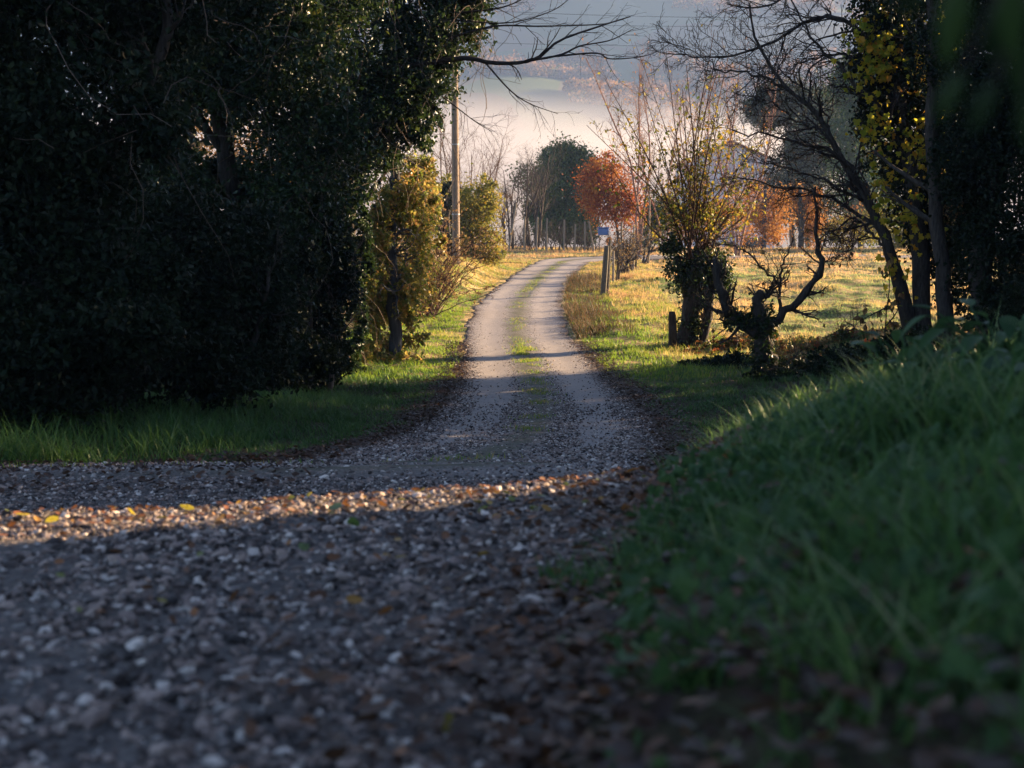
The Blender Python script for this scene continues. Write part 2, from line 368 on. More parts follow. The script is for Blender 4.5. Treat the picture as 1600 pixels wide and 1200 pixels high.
def H(x, y):
    x = np.asarray(x, float); y = np.asarray(y, float)
    z = np.interp(y - .30*np.clip(x, -5, 1.5)*(1 - sm(7, 11, y))*sm(1, 4, y), _fy, _fz2) + .05*sm(-.6, .9, x)*sm(3, 6, y)*(1 - sm(7, 9.5, y))
    z = np.where(y < -30, 1.2, z)
    dr = x - XR(y); dl = XL(y) - x
    z = z + .54*(1 - np.exp(-np.maximum(0, dr)/.95))*(1 - sm(7.2, 11.8, y)) + .5*sm(2.4, 8, dr)*(1 - sm(7, 16, y))
    z = z + .75*sm(4.2, 8.5, x)*sm(15, 20, y)*(1 - sm(29, 35, y))
    z = z + .70*sm(.2, 2.0, dl)*sm(42, 54, y)*(1 - sm(62, 72, y))
    z = z + .9*sm(1.5, 9, dl)*sm(11, 16, y)*(1 - sm(80, 120, y))
    far_r = sm(6, 30, x)*sm(95, 150, y); z = z*(1 - far_r) + (-1.6)*far_r*(1 - sm(200, 330, y)) + z*far_r*sm(200, 330, y)
    off = np.minimum(1, np.maximum(0, np.maximum(dr, dl)))
    z = z + sm(.1, .6, dr)*(1 - sm(9, 12, y))*(.05*noise(x, y, .55, 5) + .03*noise(x, y, .25, 1))
    z = z + off*(.05*noise(x, y, 1.6, 2) + .10*noise(x, y, 6, 3)*sm(20, 40, y) + .075*noise(x, y, .9, 6)*sm(26, 34, y)*sm(.6, 2.5, dr))
    return z
TXL = ([1.7, 3.1, 6, 12, 25, 60], [75, 77.5, 79.5, 81, 82, 83]); TXR = ([4.05, 5, 7.5, 13, 25, 60], [72, 73.5, 75, 76.5, 78, 79])
def on_road(x, y, pad=0.0):
    a = (y < 75) & (x > XL(y) - pad) & (x < XR(y) + pad) & (y < 72 + np.maximum(0, 4.05 - x)*1.3)
    b = (y > 71) & (x > 1.7) & (y < np.interp(x, *TXL) + pad) & (y > np.interp(x, *TXR) - pad)
    return a | b

def axis(segs):
    o = [segs[0][0]]
    for a, b, st in segs:
        k = max(1, int(round((b - a)/st))); o += list(np.linspace(a, b, k + 1)[1:])
    return np.array(o)
def sheet(G, xs, ys, fn):
    X, Y = np.meshgrid(xs, ys); Z = fn(X, Y); nx, ny = len(xs), len(ys)
    i = (np.arange(ny - 1)*nx)[:, None] + np.arange(nx - 1)[None]
    F = np.stack([i, i + 1, i + nx + 1, i + nx], -1).reshape(-1, 4)
    G.add(np.stack([X, Y, Z], -1), F); return X.ravel(), Y.ravel()
xs = axis([(-500, -120, 25), (-120, -40, 5), (-40, -12, 1), (-12, -5, .25), (-5, 6, .11), (6, 20, .3), (20, 60, 2), (60, 120, 6), (120, 500, 25)])
ys = axis([(-60, -8, 4), (-8, 0, .5), (0, 16, .11), (16, 45, .22), (45, 100, .5), (100, 150, 3), (150, 430, 10)])
def Hg(x, y): return H(x, y) - .07*(on_road(x, y, -.12))
G = Geo(); X, Y = sheet(G, xs, ys, Hg)
mead = np.clip(sm(24, 30, Y)*1.0 + 0*X, 0, 1)*(1 - .6*sm(0, 1, (-X - 3)/1.5)*(1 - sm(40, 48, Y)))
ground = tag(G.build('ground', M['ground'], smooth=True, extra={'meadow': mead}), kind='structure')
# hillside beyond the valley
def HH(x, y):
    t = np.maximum(0, (y + .12*x - 500)/1200)
    z = -30 + 430*t**1.1 + sm(480, 800, y)*(16*noise(x, y, 260, 4) + 7*noise(x, y, 90, 5))
    return z - 4*sm(470, 420, y)
G = Geo(); sheet(G, np.linspace(-740, 740, 151), np.linspace(415, 1440, 131), HH)
tag(G.build('hillside', M['hill'], smooth=True), kind='structure')

def Hr(x, y):
    return H(x, y) + .012 + .012*noise(x, y, .35, 6)*(1 - .85*sm(7, 11, y))
# gravel track
G = Geo(); st = axis([(-8, 0, .5), (0, 14, .1), (14, 74, .25)]); nc = 41
u = np.linspace(-1, 1, nc)
Lx = XL(st) + edge_wob(st, 1)*sm(9, 12, st); Rx = XR(st) + edge_wob(st, 3)
Lp = np.stack([Lx, st], -1); Rp = np.stack([Rx, np.minimum(st, 72 + 0*st)], -1)
a2 = np.array(list(zip(*TXL)))[1:]; b2 = np.array(list(zip(*TXR)))[1:]
tt = np.linspace(0, 1, 40)
def samp(p): 
    q = np.linspace(0, len(p) - 1, 60); i = np.minimum(q.astype(int), len(p) - 2); f = (q - i)[:, None]; return p[i]*(1 - f) + p[i + 1]*f
Lp = np.vstack([Lp, samp(np.vstack([[[1.7, 75]], a2]))]); Rp = np.vstack([Rp, samp(np.vstack([[[4.05, 72]], b2]))])
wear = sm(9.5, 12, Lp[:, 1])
# near rows keep a fine mesh close to the camera: x spaced by power towards the right edge
tcol = (u + 1)/2
XY = np.zeros((len(Lp), nc, 2))
for i in range(len(Lp)):
    t_ = tcol if Lp[i, 0] > -4 else 1 - (1 - tcol)**2.2
    XY[i] = Lp[i]*(1 - t_[:, None]) + Rp[i]*t_[:, None]
Z = H(XY[..., 0], XY[..., 1])
prof = .012*np.exp(-(u/.16)**2) - .012*np.exp(-((np.abs(u) - .52)/.16)**2)
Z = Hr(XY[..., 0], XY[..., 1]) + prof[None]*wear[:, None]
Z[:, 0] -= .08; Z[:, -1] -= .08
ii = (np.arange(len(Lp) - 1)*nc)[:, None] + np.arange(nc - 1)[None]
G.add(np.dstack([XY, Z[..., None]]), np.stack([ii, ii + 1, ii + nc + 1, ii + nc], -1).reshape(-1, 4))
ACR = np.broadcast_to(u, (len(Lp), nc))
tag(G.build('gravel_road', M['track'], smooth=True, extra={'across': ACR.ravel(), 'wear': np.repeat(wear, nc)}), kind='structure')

# ------------------------------------------------------------ haze and valley fog
def volmat(name, col, dens, g, patchy=False):
    m, n, out = mat(name); p = n.nodes.new('ShaderNodeVolumePrincipled')
    if patchy:
        tc = n.nodes.new('ShaderNodeTexCoord'); mp = n.nodes.new('ShaderNodeMapping'); mp.inputs['Scale'].default_value = (.008, .008, .024); n.links.new(tc.outputs['Object'], mp.inputs[0])
        sx = n.nodes.new('ShaderNodeSeparateXYZ'); n.links.new(tc.outputs['Object'], sx.inputs[0])
        zf = n.nodes.new('ShaderNodeMapRange'); zf.interpolation_type = 'SMOOTHSTEP'; n.links.new(sx.outputs[2], zf.inputs[0])
        for i_, v_ in ((1, 31), (2, 50), (3, 1.0), (4, 0.0)): zf.inputs[i_].default_value = v_
        f = tnoise(n, 1, 3, .5, mp.outputs[0]); d_ = n.nodes.new('ShaderNodeMapRange'); n.links.new(f, d_.inputs[0])
        for i_, v_ in ((1, .36), (2, .66), (3, dens*.25), (4, dens*2.0)): d_.inputs[i_].default_value = v_
        n.links.new(mth(n, 'MULTIPLY', d_.outputs[0], zf.outputs[0]), p.inputs['Density'])
    p.inputs['Color'].default_value = (*col, 1); p.inputs['Density'].default_value = dens;  p.inputs['Anisotropy'].default_value = g
    n.links.new(p.outputs[0], out.inputs['Volume']); return m
G = Geo(); x0, x1, y0, y1, z0, z1 = -760, 760, -64, 1460, -48, 330
G.add([(x0, y0, z0), (x1, y0, z0), (x1, y1, z0), (x0, y1, z0), (x0, y0, z1), (x1, y0, z1), (x1, y1, z1), (x0, y1, z1)],
      np.array([[3, 2, 1, 0], [4, 5, 6, 7], [0, 1, 5, 4], [1, 2, 6, 5], [2, 3, 7, 6], [3, 0, 4, 7]]))
tag(G.build('haze', volmat('morning_haze', (.36, .50, .82), .00032, .1)), kind='stuff')
G = Geo(); nx, ny = 61, 41; fx = np.linspace(-620, 620, nx); fy = np.linspace(215, 800, ny); X, Y = np.meshgrid(fx, fy)
ux = np.abs(X)/620; uy = (Y - 215)/585
prof = np.maximum(0, 1 - ux**4)*np.maximum(0, np.sin(pi*uy**1.25))**.8
top = -42 + 102*prof*(1 - .00010*X)*(1 + .035*noise(X, Y, 150, 1) + .04*noise(X, Y, 60, 2)); bot = np.full_like(top, -44.)
i = (np.arange(ny - 1)*nx)[:, None] + np.arange(nx - 1)[None]; q = np.stack([i, i + 1, i + nx + 1, i + nx], -1).reshape(-1, 4)
G.add(np.concatenate([np.dstack([X, Y, top]).reshape(-1, 3), np.dstack([X, Y, bot]).reshape(-1, 3)]), [q, q[:, ::-1] + nx*ny])
bi = np.concatenate([np.arange(nx), (np.arange(1, ny))*nx + nx - 1, (ny - 1)*nx + np.arange(nx - 2, -1, -1), np.arange(ny - 2, 0, -1)*nx])
bj = np.roll(bi, -1); G.f.append(np.stack([bi, bi + nx*ny, bj + nx*ny, bj], -1)); G.mi.append(np.zeros(len(bi)))
tag(G.build('fog_bank', volmat('valley_fog', (.57, .555, .60), .0085, .3, True), smooth=True), 'bank of white morning fog lying along the valley', 'fog', kind='stuff')

# woods on the far hillside
rng = RNG(11); G = Geo(); cs = []
for (px0, px1, da, db, k) in ((740, 960, 900, 960, 120), (890, 1080, 800, 850, 110), (1010, 1300, 880, 960, 110), (300, 700, 820, 1100, 80), (1000, 1300, 1040, 1070, 60), (770, 860, 1060, 1090, 30), (-100, 700, 700, 1150, 70), (1300, 1700, 700, 1100, 80)):
    y = rng.uniform(da, db, k); x = (rng.uniform(px0, px1, k) - 800)/FPX*y; y = y + 25*noise(x, x*0, 60, 3); cs.append(np.stack([x, y, HH(x, y)], -1))
cs = np.concatenate(cs); r = rng.uniform(3.5, 7.5, len(cs)); K = 150
d = nrm(rng.normal(size=(len(cs), K, 3))); d[..., 2] = np.abs(d[..., 2])*1.2
P = cs[:, None] + np.array([0, 0, 1.5]) + d*(r[:, None]*rng.uniform(.55, 1.05, (len(cs), K)))[..., None]
vr = np.clip(np.repeat(rng.uniform(0, 1, len(cs)), K) + .12*rng.normal(size=len(cs)*K), 0, 1)
leaves(G, rng, P.reshape(-1, 3), 1.7, droop=0, aspect=.8, var=vr)
tag(G.build('hillside_woods', M['hillwood']), 'russet autumn woods scattered over the hazy far hillside', 'woods', kind='stuff')

# ------------------------------------------------------------ tree builders
def ground_pt(px, py, d):
    p = at(px, py, d); return np.array([p[0], p[1], float(H(p[0], p[1]))])
def leafy(name, label, cat, base, seed, blobs, nl, size, leafm, trunks=(), branches=0, tw=(2.0, .5), lobes=False, clump=.28, shell=.45, per=55, droop=.5, barkm='bark', crown='crown', aspect=.62, vines=0, rag=True, group=None, clumpvar=.5):
    """tree or shrub: trunk with limbs, and a crown of leaf clumps"""
    rng = RNG(seed); t = thing(name, label, cat, base, group)
    Bq = np.asarray(blobs, float); ex = []
    if rag:
        for q in Bq:
            dd = nrm(rng.normal(size=(5, 3))); f_ = rng.uniform(.22, .5, (5, 1)); ex.append(np.concatenate([q[:3] + dd*q[3:]*rng.uniform(.8, 1.12, (5, 1)), q[3:][None]*f_], 1))
        Bq = Bq.copy(); Bq[:, 3:] *= .88; blobs = np.concatenate([Bq] + ex)
    G = Geo(); Ps = []
    for (pts, r0, r1) in trunks:
        P = curve(pts, 20); P[1:-1] += rng.normal(size=(18, 3))*r0*.15; tubes(G, P, np.linspace(r0, r1, 20), 9); Ps.append((P, np.linspace(r0, r1, 20)))
    if Ps and branches:
        PP = np.array([p for p, _ in Ps]); RR = np.array([r for _, r in Ps])
        A, RA = grow(rng, PP, RR, branches, tw[0], 55, 8, .16, .06, .25, 1, .5); tubes(G, A, RA, 5)
        B, RB = grow(rng, A, RA, 4, tw[1]*1.6, 50, 6, .2, .04, .2, 1, .55); tubes(G, B, RB, 4)
        D, RD = grow(rng, B, RB, 3, tw[1], 45, 5, .22, .03, .2, 1, .6); tubes(G, D, RD, 3)
    if vines:
        B = np.asarray(blobs); k = rng.integers(0, len(B), vines); d = nrm(rng.normal(size=(vines, 3)) + np.array([0, -1.2, .2]))
        p0 = B[k, :3] + d*B[k, 3:]*1.0; V = np.zeros((vines, 9, 3)); V[:, 0] = p0; dd = nrm(rng.normal(size=(vines, 3)) + np.array([0, -.3, -.8]))
        L = rng.uniform(.8, 2.6, vines)/8
        for s in range(1, 9):
            dd = nrm(dd + .35*rng.normal(size=(vines, 3)) + np.array([0, 0, -.08])); V[:, s] = V[:, s - 1] + dd*L[:, None]
        G2 = Geo(); tubes(G2, V, np.linspace(.007, .004, 9)[None].repeat(vines, 0), 3); G2.build('hanging_vines', M['vinestem'], t)
    if G.v: G.build('trunk', M[barkm], t, smooth=True)
    if nl:
        G = Geo(); p, cv = blob_pts(rng, blobs, nl, per, clump, shell); g = H(p[:, 0], p[:, 1]); p[:, 2] = np.maximum(p[:, 2], g + .05)
        cr = rng.uniform(0, 1, 4000)[(cv*3999).astype(int)]
        vr = np.clip(clumpvar*cr + (1 - clumpvar)*rng.uniform(0, 1, nl), 0, 1)
        (lobed if lobes else leaves)(G, rng, p, size, droop=droop, var=vr, **({} if lobes else {'aspect': aspect}))
        G.build(crown, M[leafm], t)
    return t
def gz(x, y): return float(H(x, y))
def stem(x, y, dx=0, dy=0, h=5, wob=.3, sd=0):
    r = RNG(sd + int(abs(x*31 + y*17))); z = gz(x, y) - .1
    return [(x, y, z)] + [(x + dx*t + wob*r.normal()*t, y + dy*t + wob*r.normal()*t, z + h*t) for t in (.3, .6, .85, 1)]

# ============================================================ LEFT SIDE
# broad dark trees and shrubs that wall the lane on the left, nearest the frame edge first
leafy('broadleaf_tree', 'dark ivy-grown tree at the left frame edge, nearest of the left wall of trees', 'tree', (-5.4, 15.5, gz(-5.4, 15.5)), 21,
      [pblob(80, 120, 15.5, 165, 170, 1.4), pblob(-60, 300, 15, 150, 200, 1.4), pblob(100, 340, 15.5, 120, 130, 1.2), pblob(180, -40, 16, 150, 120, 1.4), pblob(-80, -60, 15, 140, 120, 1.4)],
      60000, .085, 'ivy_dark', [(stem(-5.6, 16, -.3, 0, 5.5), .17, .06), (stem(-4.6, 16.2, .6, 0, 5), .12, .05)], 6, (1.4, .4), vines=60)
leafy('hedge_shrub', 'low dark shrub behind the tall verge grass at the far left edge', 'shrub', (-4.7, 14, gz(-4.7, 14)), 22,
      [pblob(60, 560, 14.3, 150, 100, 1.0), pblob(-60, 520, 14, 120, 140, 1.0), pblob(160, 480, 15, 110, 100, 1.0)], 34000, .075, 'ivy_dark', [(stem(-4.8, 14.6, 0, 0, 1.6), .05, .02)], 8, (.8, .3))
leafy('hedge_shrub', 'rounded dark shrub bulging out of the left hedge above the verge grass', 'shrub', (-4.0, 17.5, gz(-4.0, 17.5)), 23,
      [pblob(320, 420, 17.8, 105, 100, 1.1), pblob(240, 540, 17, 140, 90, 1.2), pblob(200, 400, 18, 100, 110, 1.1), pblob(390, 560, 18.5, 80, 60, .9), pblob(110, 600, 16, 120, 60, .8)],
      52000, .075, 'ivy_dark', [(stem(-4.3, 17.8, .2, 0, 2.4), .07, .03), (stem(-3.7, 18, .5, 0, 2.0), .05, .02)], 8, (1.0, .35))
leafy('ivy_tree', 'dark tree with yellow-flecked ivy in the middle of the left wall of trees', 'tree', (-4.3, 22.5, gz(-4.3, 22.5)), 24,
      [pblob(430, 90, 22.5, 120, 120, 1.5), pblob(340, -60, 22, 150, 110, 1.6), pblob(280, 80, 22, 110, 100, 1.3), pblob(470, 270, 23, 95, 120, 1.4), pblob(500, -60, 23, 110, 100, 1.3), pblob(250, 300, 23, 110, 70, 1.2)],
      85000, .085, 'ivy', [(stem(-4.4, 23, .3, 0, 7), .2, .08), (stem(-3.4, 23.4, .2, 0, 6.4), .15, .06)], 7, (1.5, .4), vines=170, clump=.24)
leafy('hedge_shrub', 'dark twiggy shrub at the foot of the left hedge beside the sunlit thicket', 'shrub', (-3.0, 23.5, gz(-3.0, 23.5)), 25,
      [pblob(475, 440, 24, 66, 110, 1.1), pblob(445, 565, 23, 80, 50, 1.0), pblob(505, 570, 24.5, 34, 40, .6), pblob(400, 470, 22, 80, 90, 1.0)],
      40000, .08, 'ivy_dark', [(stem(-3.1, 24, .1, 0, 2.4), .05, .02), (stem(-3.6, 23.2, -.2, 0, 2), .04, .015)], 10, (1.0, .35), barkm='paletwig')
# filler trees deeper in the wood behind
leafy('woodland_tree', 'dark tree deep behind the left hedge, seen only through gaps', 'tree', (-7.5, 32, gz(-7.5, 32)), 26,
      [pblob(120, 60, 32, 220, 160, 1.8), pblob(330, 420, 31, 150, 140, 1.8), pblob(100, 380, 31, 200, 180, 1.8), pblob(380, -60, 32, 180, 120, 1.8)], 36000, .16, 'ivy_dark',
      [(stem(-7.5, 32.5, 0, 0, 8), .2, .08), (stem(-5.5, 33, 0, 0, 7), .16, .06)], 6, (2, .6))
b = np.array([-10.5, 46, gz(-10.5, 46)])
leafy('autumn_tree', 'russet autumn tree far behind the left wall of trees, glimpsed through its gaps', 'tree', b, 28,
      [pblob(300, 200, 46, 90, 90, 1.6), pblob(380, 260, 45, 80, 70, 1.5), pblob(250, 300, 46, 90, 70, 1.6), pblob(440, 330, 45, 70, 60, 1.4), pblob(350, 120, 46, 80, 60, 1.5)], 13000, .13, 'dry', [(stem(-10.5, 46.3, 0, 0, 6), .16, .06), (stem(-9, 46.5, .3, 0, 5), .1, .04)], 8, (1.6, .5), clump=.3)
# ivy-clad tree over the lane
L1d = 27.0
b = ground_pt(560, 600, L1d)
t = leafy('ivy_tree', 'tall ivy-clad tree leaning over the lane in front of the utility pole', 'tree', b, 27,
      [pblob(695, 45, L1d, 60, 70, 1.0), pblob(645, 140, L1d, 52, 70, 1.0), pblob(740, 20, L1d, 30, 40, .6), pblob(570, 60, L1d, 100, 120, 1.4), pblob(530, 200, L1d, 80, 110, 1.3), pblob(725, -50, L1d, 70, 60, 1.0), pblob(610, -90, L1d, 120, 80, 1.4),
       pblob(655, 195, L1d, 30, 40, .6), pblob(600, 200, L1d, 60, 60, 1.0), pblob(508, 340, L1d + .5, 42, 90, .9), pblob(515, 450, L1d + .5, 28, 100, .6), pblob(562, 380, L1d + .2, 20, 80, .4), pblob(556, 490, L1d + .2, 18, 80, .35), pblob(552, 570, L1d + .2, 24, 34, .4)],
      98000, .085, 'ivy', [(pix([(520, 610), (524, 480), (545, 330), (580, 180), (620, 20), (640, -160)], L1d + .6), .20, .08), (pix([(590, 180), (640, 90), (690, 20), (720, -80)], L1d + .2), .1, .04)], 8, (1.3, .4), lobes=False, vines=170, clump=.2)
rng = RNG(271); G = Geo()
limbs = [([(600, 110), (719, 91), (766, 98), (812, 98), (844, 88), (875, 63), (937, 41), (985, 26)], .050, .010), ([(820, 96), (875, 86), (906, 72), (953, 63), (990, 45)], .024, .006),
         ([(868, 88), (931, 83), (953, 92), (1000, 89), (1030, 80)], .018, .005), ([(760, 100), (797, 141), (828, 162), (872, 178)], .018, .005),
         ([(700, 60), (772, 41), (844, 41), (937, 38), (975, 30)], .022, .006), ([(690, 150), (719, 172), (744, 191), (769, 206)], .014, .005), ([(720, 20), (790, 10), (850, -20)], .02, .006), ([(700, 30), (790, 36), (860, 18), (900, -10)], .015, .005)]
LP = np.array([curve(pix(l, L1d - .6), 20) for l, _, _ in limbs]); LR = np.array([np.linspace(a, c, 20) for _, a, c in limbs])
tubes(G, LP, LR, 6)
A, RA = grow(rng, LP, LR, 9, .75, 40, 7, .14, -.02, .3, 1, .5, .4, .003); tubes(G, A, RA, 4)
B, RB = grow(rng, A, RA, 3, .35, 40, 5, .2, -.05, .2, 1, .6, .5, .003); tubes(G, B, RB, 3)
G.build('overhanging_branch', M['twig'], t, smooth=True)

# sunlit ivy thicket with a bare grey trunk
b = ground_pt(620, 545, 29.5)
leafy('ivy_thicket', 'sunlit thicket of yellow-green ivy around a bare grey trunk', 'shrub', b, 31,
      [pblob(645, 330, 30, 42, 65, .6), pblob(600, 400, 30, 26, 90, .5), pblob(655, 420, 30.4, 34, 80, .5), pblob(590, 500, 29.6, 25, 60, .5), pblob(650, 262, 30.2, 30, 30, .5), pblob(585, 560, 29.5, 35, 28, .5), pblob(670, 330, 31, 25, 60, .5), pblob(640, 530, 30, 26, 22, .35), pblob(560, 440, 29, 22, 90, .4), pblob(574, 470, 29, 22, 70, .4), pblob(568, 560, 28.8, 24, 26, .3), pblob(580, 380, 29.2, 20, 60, .35), pblob(598, 340, 29.2, 22, 60, .35), pblob(640, 460, 29.4, 22, 60, .3), pblob(594, 430, 29.2, 16, 60, .3), pblob(640, 300, 29.3, 40, 50, .35), pblob(622, 560, 29.1, 40, 16, .3)],
      36000, .082, 'thicket', [(pix([(618, 560), (616, 500), (611, 420), (612, 340), (620, 250)], 29.5), .14, .09)], 14, (.9, .35), barkm='palebark', clump=.2, clumpvar=.45, per=16, shell=.8)
# brown bramble
b = ground_pt(682, 440, 42)
rng = RNG(33); t = thing('bramble_thicket', 'brown leafless bramble tangle between the sunlit ivy and the pole', 'shrub', b)
G = Geo(); p0 = np.stack([rng.uniform(-1.25, .05, 150), rng.uniform(-.8, .8, 150), np.zeros(150)], -1) + b
P = np.zeros((150, 9, 3)); P[:, 0] = p0; d = nrm(rng.normal(size=(150, 3))*.35 + np.array([0, 0, 1.3])); L = rng.uniform(1.6, 4.0, 150)/8
for s in range(1, 9): d = nrm(d + .14*rng.normal(size=d.shape) + np.array([0, 0, -.07])); P[:, s] = P[:, s - 1] + d*L[:, None]
R = np.linspace(.014, .006, 9)[None].repeat(150, 0); tubes(G, P, R, 4)
A, RA = grow(rng, P, R, 8, .6, 55, 6, .2, -.02, .2, 1, .7, .5, .005); tubes(G, A, RA, 3)
G.build('stems', M['shoot'], t)
G = Geo(); leaves(G, rng, along(rng, A, 7000), .075); G.build('leaves', M['dry'], t)

# utility pole
PD = 56.0
b = ground_pt(713, 410, PD)
t = thing('utility_pole', 'tall weathered wooden utility pole beside the lane, sunlit on its right side', 'pole', b)
G = Geo(); q = np.linspace(0, 1, 24)[:, None]; P = b + np.array([0, 0, -.2]) + q*np.array([-.06, 0, 11.6]); tubes(G, P, np.linspace(.155, .115, 24), 20); G.build('shaft', M['polewood'], t, smooth=True)
for zz_ in (1.9, 4.6, 7.3):
    G = Geo(); tubes(G, b + np.array([0, 0, zz_]) + np.array([[-.06*zz_/11.6, 0, 0], [-.06*zz_/11.6, 0, .05]]), np.full(2, .156 - .04*zz_/11.6 + .008), 20); G.build('steel_band', M['metal'], t)
G = Geo(); q = np.linspace(0, 1, 12)[:, None]; tubes(G, b + np.array([-.05, -.18, .1]) + q*np.array([-.05, .045, 9.8]), np.full(12, .012), 6); G.build('down_wire', M['wire'], t)
for zz_ in (10.6, 10.2):
    G = Geo(); tubes(G, np.array([b + (-.55, -.16, zz_), b + (.5, -.16, zz_)]), np.array([.045, .045]), 6); arm = G.build('crossarm', M['postwood'], t)
    for dx in (-.45, .4):
        G = Geo(); hh = np.array([0, .04, .05, .09, .1, .13]); rr = np.array([.02, .02, .05, .05, .03, .03]); tubes(G, b + np.array([dx, -.16, zz_ + .04]) + hh[:, None]*np.array([0, 0, 1]), rr, 10)
        ins = G.build('insulator', M['metal'], arm); ins.location = (0, 0, 0); ins.data.transform(__import__('mathutils').Matrix.Translation(Vector([float(-(0)) for _ in range(3)])))
for o in t.children:
    for c_ in o.children:
        me = c_.data; arr = np.zeros(len(me.vertices)*3, np.float32); me.vertices.foreach_get('co', arr); arr = arr.reshape(-1, 3) - np.array(b, np.float32); me.vertices.foreach_set('co', arr.ravel()); me.update()
# power cables that cross the valley
for k, (ya, yb, d) in enumerate(((-6, 22, 120), (14, 34, 125), (50, 62, 130))):
    G = Geo(); q = np.linspace(0, 1, 40); A_, B_ = at(420, ya, d), at(1520, yb, d + 10); P = A_ + q[:, None]*(B_ - A_); P[:, 2] -= 4*q*(1 - q)*.9
    tubes(G, P, np.full(40, .016), 4)
    tag(G.build('power_cable', M['wire']), ('topmost', 'middle', 'lowest')[k] + ' of three thin power cables crossing in front of the hazy hillside', 'cable', 'power cables across the valley')

b = ground_pt(699, 405, 60)
leafy('ivy_stump', 'dark ivy-smothered stump directly behind the utility pole', 'stump', b, 36, [pblob(699, 345, 60, 11, 55, .4), pblob(697, 385, 60, 15, 24, .5), pblob(702, 300, 60, 8, 22, .3)], 6500, .11, 'ivy_dark', [(pix([(699, 412), (699, 350), (701, 290)], 60), .16, .1)], 6, (.5, .25), clump=.22)
# yellow-green bush behind the pole
b = ground_pt(742, 416, 62)
leafy('ivy_bush', 'yellow-green sunlit bush just right of the utility pole', 'shrub', b, 35,
      [pblob(745, 325, 62, 32, 42, .9), pblob(762, 380, 62, 25, 34, .8), pblob(725, 365, 62.5, 32, 50, .9), pblob(708, 320, 63, 25, 45, .8), pblob(765, 290, 62, 14, 22, .4), pblob(742, 400, 62, 36, 18, .8)],
      22000, .11, 'yellow_bush', [(stem(b[0], b[1], 0, 0, 2.6), .08, .03)], 14, (1.1, .5), clump=.3, clumpvar=.6, per=30, shell=.7)

def bare(name, label, cat, base, seed, h, nst, spread, r0, barkm, k1=7, k2=5, l1=.4, l2=.3, up=.1, k3=3, group=None, leaf=None, nl=0, ls=.06):
    rng = RNG(seed); t = thing(name, label, cat, base, group); G = Geo()
    p0 = np.array(base) + np.stack([rng.normal(size=nst)*.12, rng.normal(size=nst)*.12, np.full(nst, -.05)], -1)
    d = nrm(np.stack([spread*rng.normal(size=nst), spread*rng.normal(size=nst), np.ones(nst)], -1)); L = h*rng.uniform(.7, 1.0, nst)/11
    P = np.zeros((nst, 12, 3)); P[:, 0] = p0
    for s in range(1, 12): d = nrm(d + .09*rng.normal(size=d.shape) + np.array([0, 0, .05])); P[:, s] = P[:, s - 1] + d*L[:, None]
    R = np.linspace(r0, r0*.25, 12)[None].repeat(nst, 0); tubes(G, P, R, 6)
    A, RA = grow(rng, P, R, k1, h*l1, 45, 7, .14, up, .25, 1, .55, .35, .006); tubes(G, A, RA, 4)
    B, RB = grow(rng, A, RA, k2, h*l2*.6, 45, 6, .18, up*.6, .2, 1, .6, .4, .005); tubes(G, B, RB, 3)
    if k3: D, RD = grow(rng, B, RB, k3, h*.07, 45, 4, .2, up*.5, .2, 1, .7, .5, .004); tubes(G, D, RD, 3)
    else: D = B
    G.build('trunk', M[barkm], t, smooth=True)
    if leaf:
        G = Geo(); leaves(G, rng, along(rng, D, nl), ls, droop=.8); G.build('leaves', M[leaf], t)
    return t
b = ground_pt(712, 390, 68); bare('bare_shrub', 'leafless grey-brown shrub fanning out behind the utility pole', 'shrub', b, 41, 6.6, 12, .38, .055, 'shoot', 8, 5)
b = ground_pt(800, 392, 97); g0 = bare('bare_sapling', 'thin leafless sapling left of the round dark evergreen, nearest the pole', 'tree', b, 43, 6.4, 3, .12, .09, 'twig', 10, 5, .30, .28, group='bare saplings by the evergreen')
for k, (px, d, s, l) in enumerate(((822, 99, 1.15, 'middle leafless sapling left of the round dark evergreen'), (838, 101, 1.30, 'tallest leafless sapling, touching the left side of the round dark evergreen'), (790, 103, .85, 'short leafless sapling furthest left behind the vineyard stakes'))):
    dup(g0, ground_pt(px, 390, d), k*2.1 + .8, s, l)

# round dark evergreen
b = ground_pt(880, 390, 112)
leafy('evergreen_tree', 'round dark green evergreen in the middle distance left of the red-orange tree', 'tree', b, 45,
      [pblob(880, 290, 112, 48, 62, 2.4), pblob(872, 268, 112, 44, 44, 2.2), pblob(850, 315, 112, 26, 50, 1.8), pblob(908, 300, 112, 26, 55, 1.8), pblob(885, 245, 112, 32, 26, 1.6), pblob(865, 345, 111, 40, 30, 1.8), pblob(905, 350, 111, 36, 28, 1.8), pblob(915, 262, 113, 20, 24, 1.2)],
      60000, .19, 'evergreen', [(stem(b[0], b[1], 0, 0, 6), .2, .08)], 8, (2, .7), clump=.34)
# red-orange tree
b = ground_pt(965, 400, 88)
leafy('maple_tree', 'round-crowned tree with red-orange autumn leaves beyond the fence post', 'tree', b, 47,
      [pblob(952, 300, 88, 42, 42, 1.7), pblob(975, 285, 88, 34, 36, 1.5), pblob(935, 280, 88, 26, 28, 1.1), pblob(985, 325, 88, 26, 30, 1.1), pblob(958, 335, 88, 30, 22, 1.1), pblob(950, 258, 88, 22, 16, .8), pblob(925, 310, 88, 18, 26, .8)],
      17000, .13, 'orange', [(pix([(968, 402), (966, 370), (960, 330), (955, 270)], 88), .11, .04)], 16, (1.5, .6), clump=.42, clumpvar=.7, shell=.8, per=40)
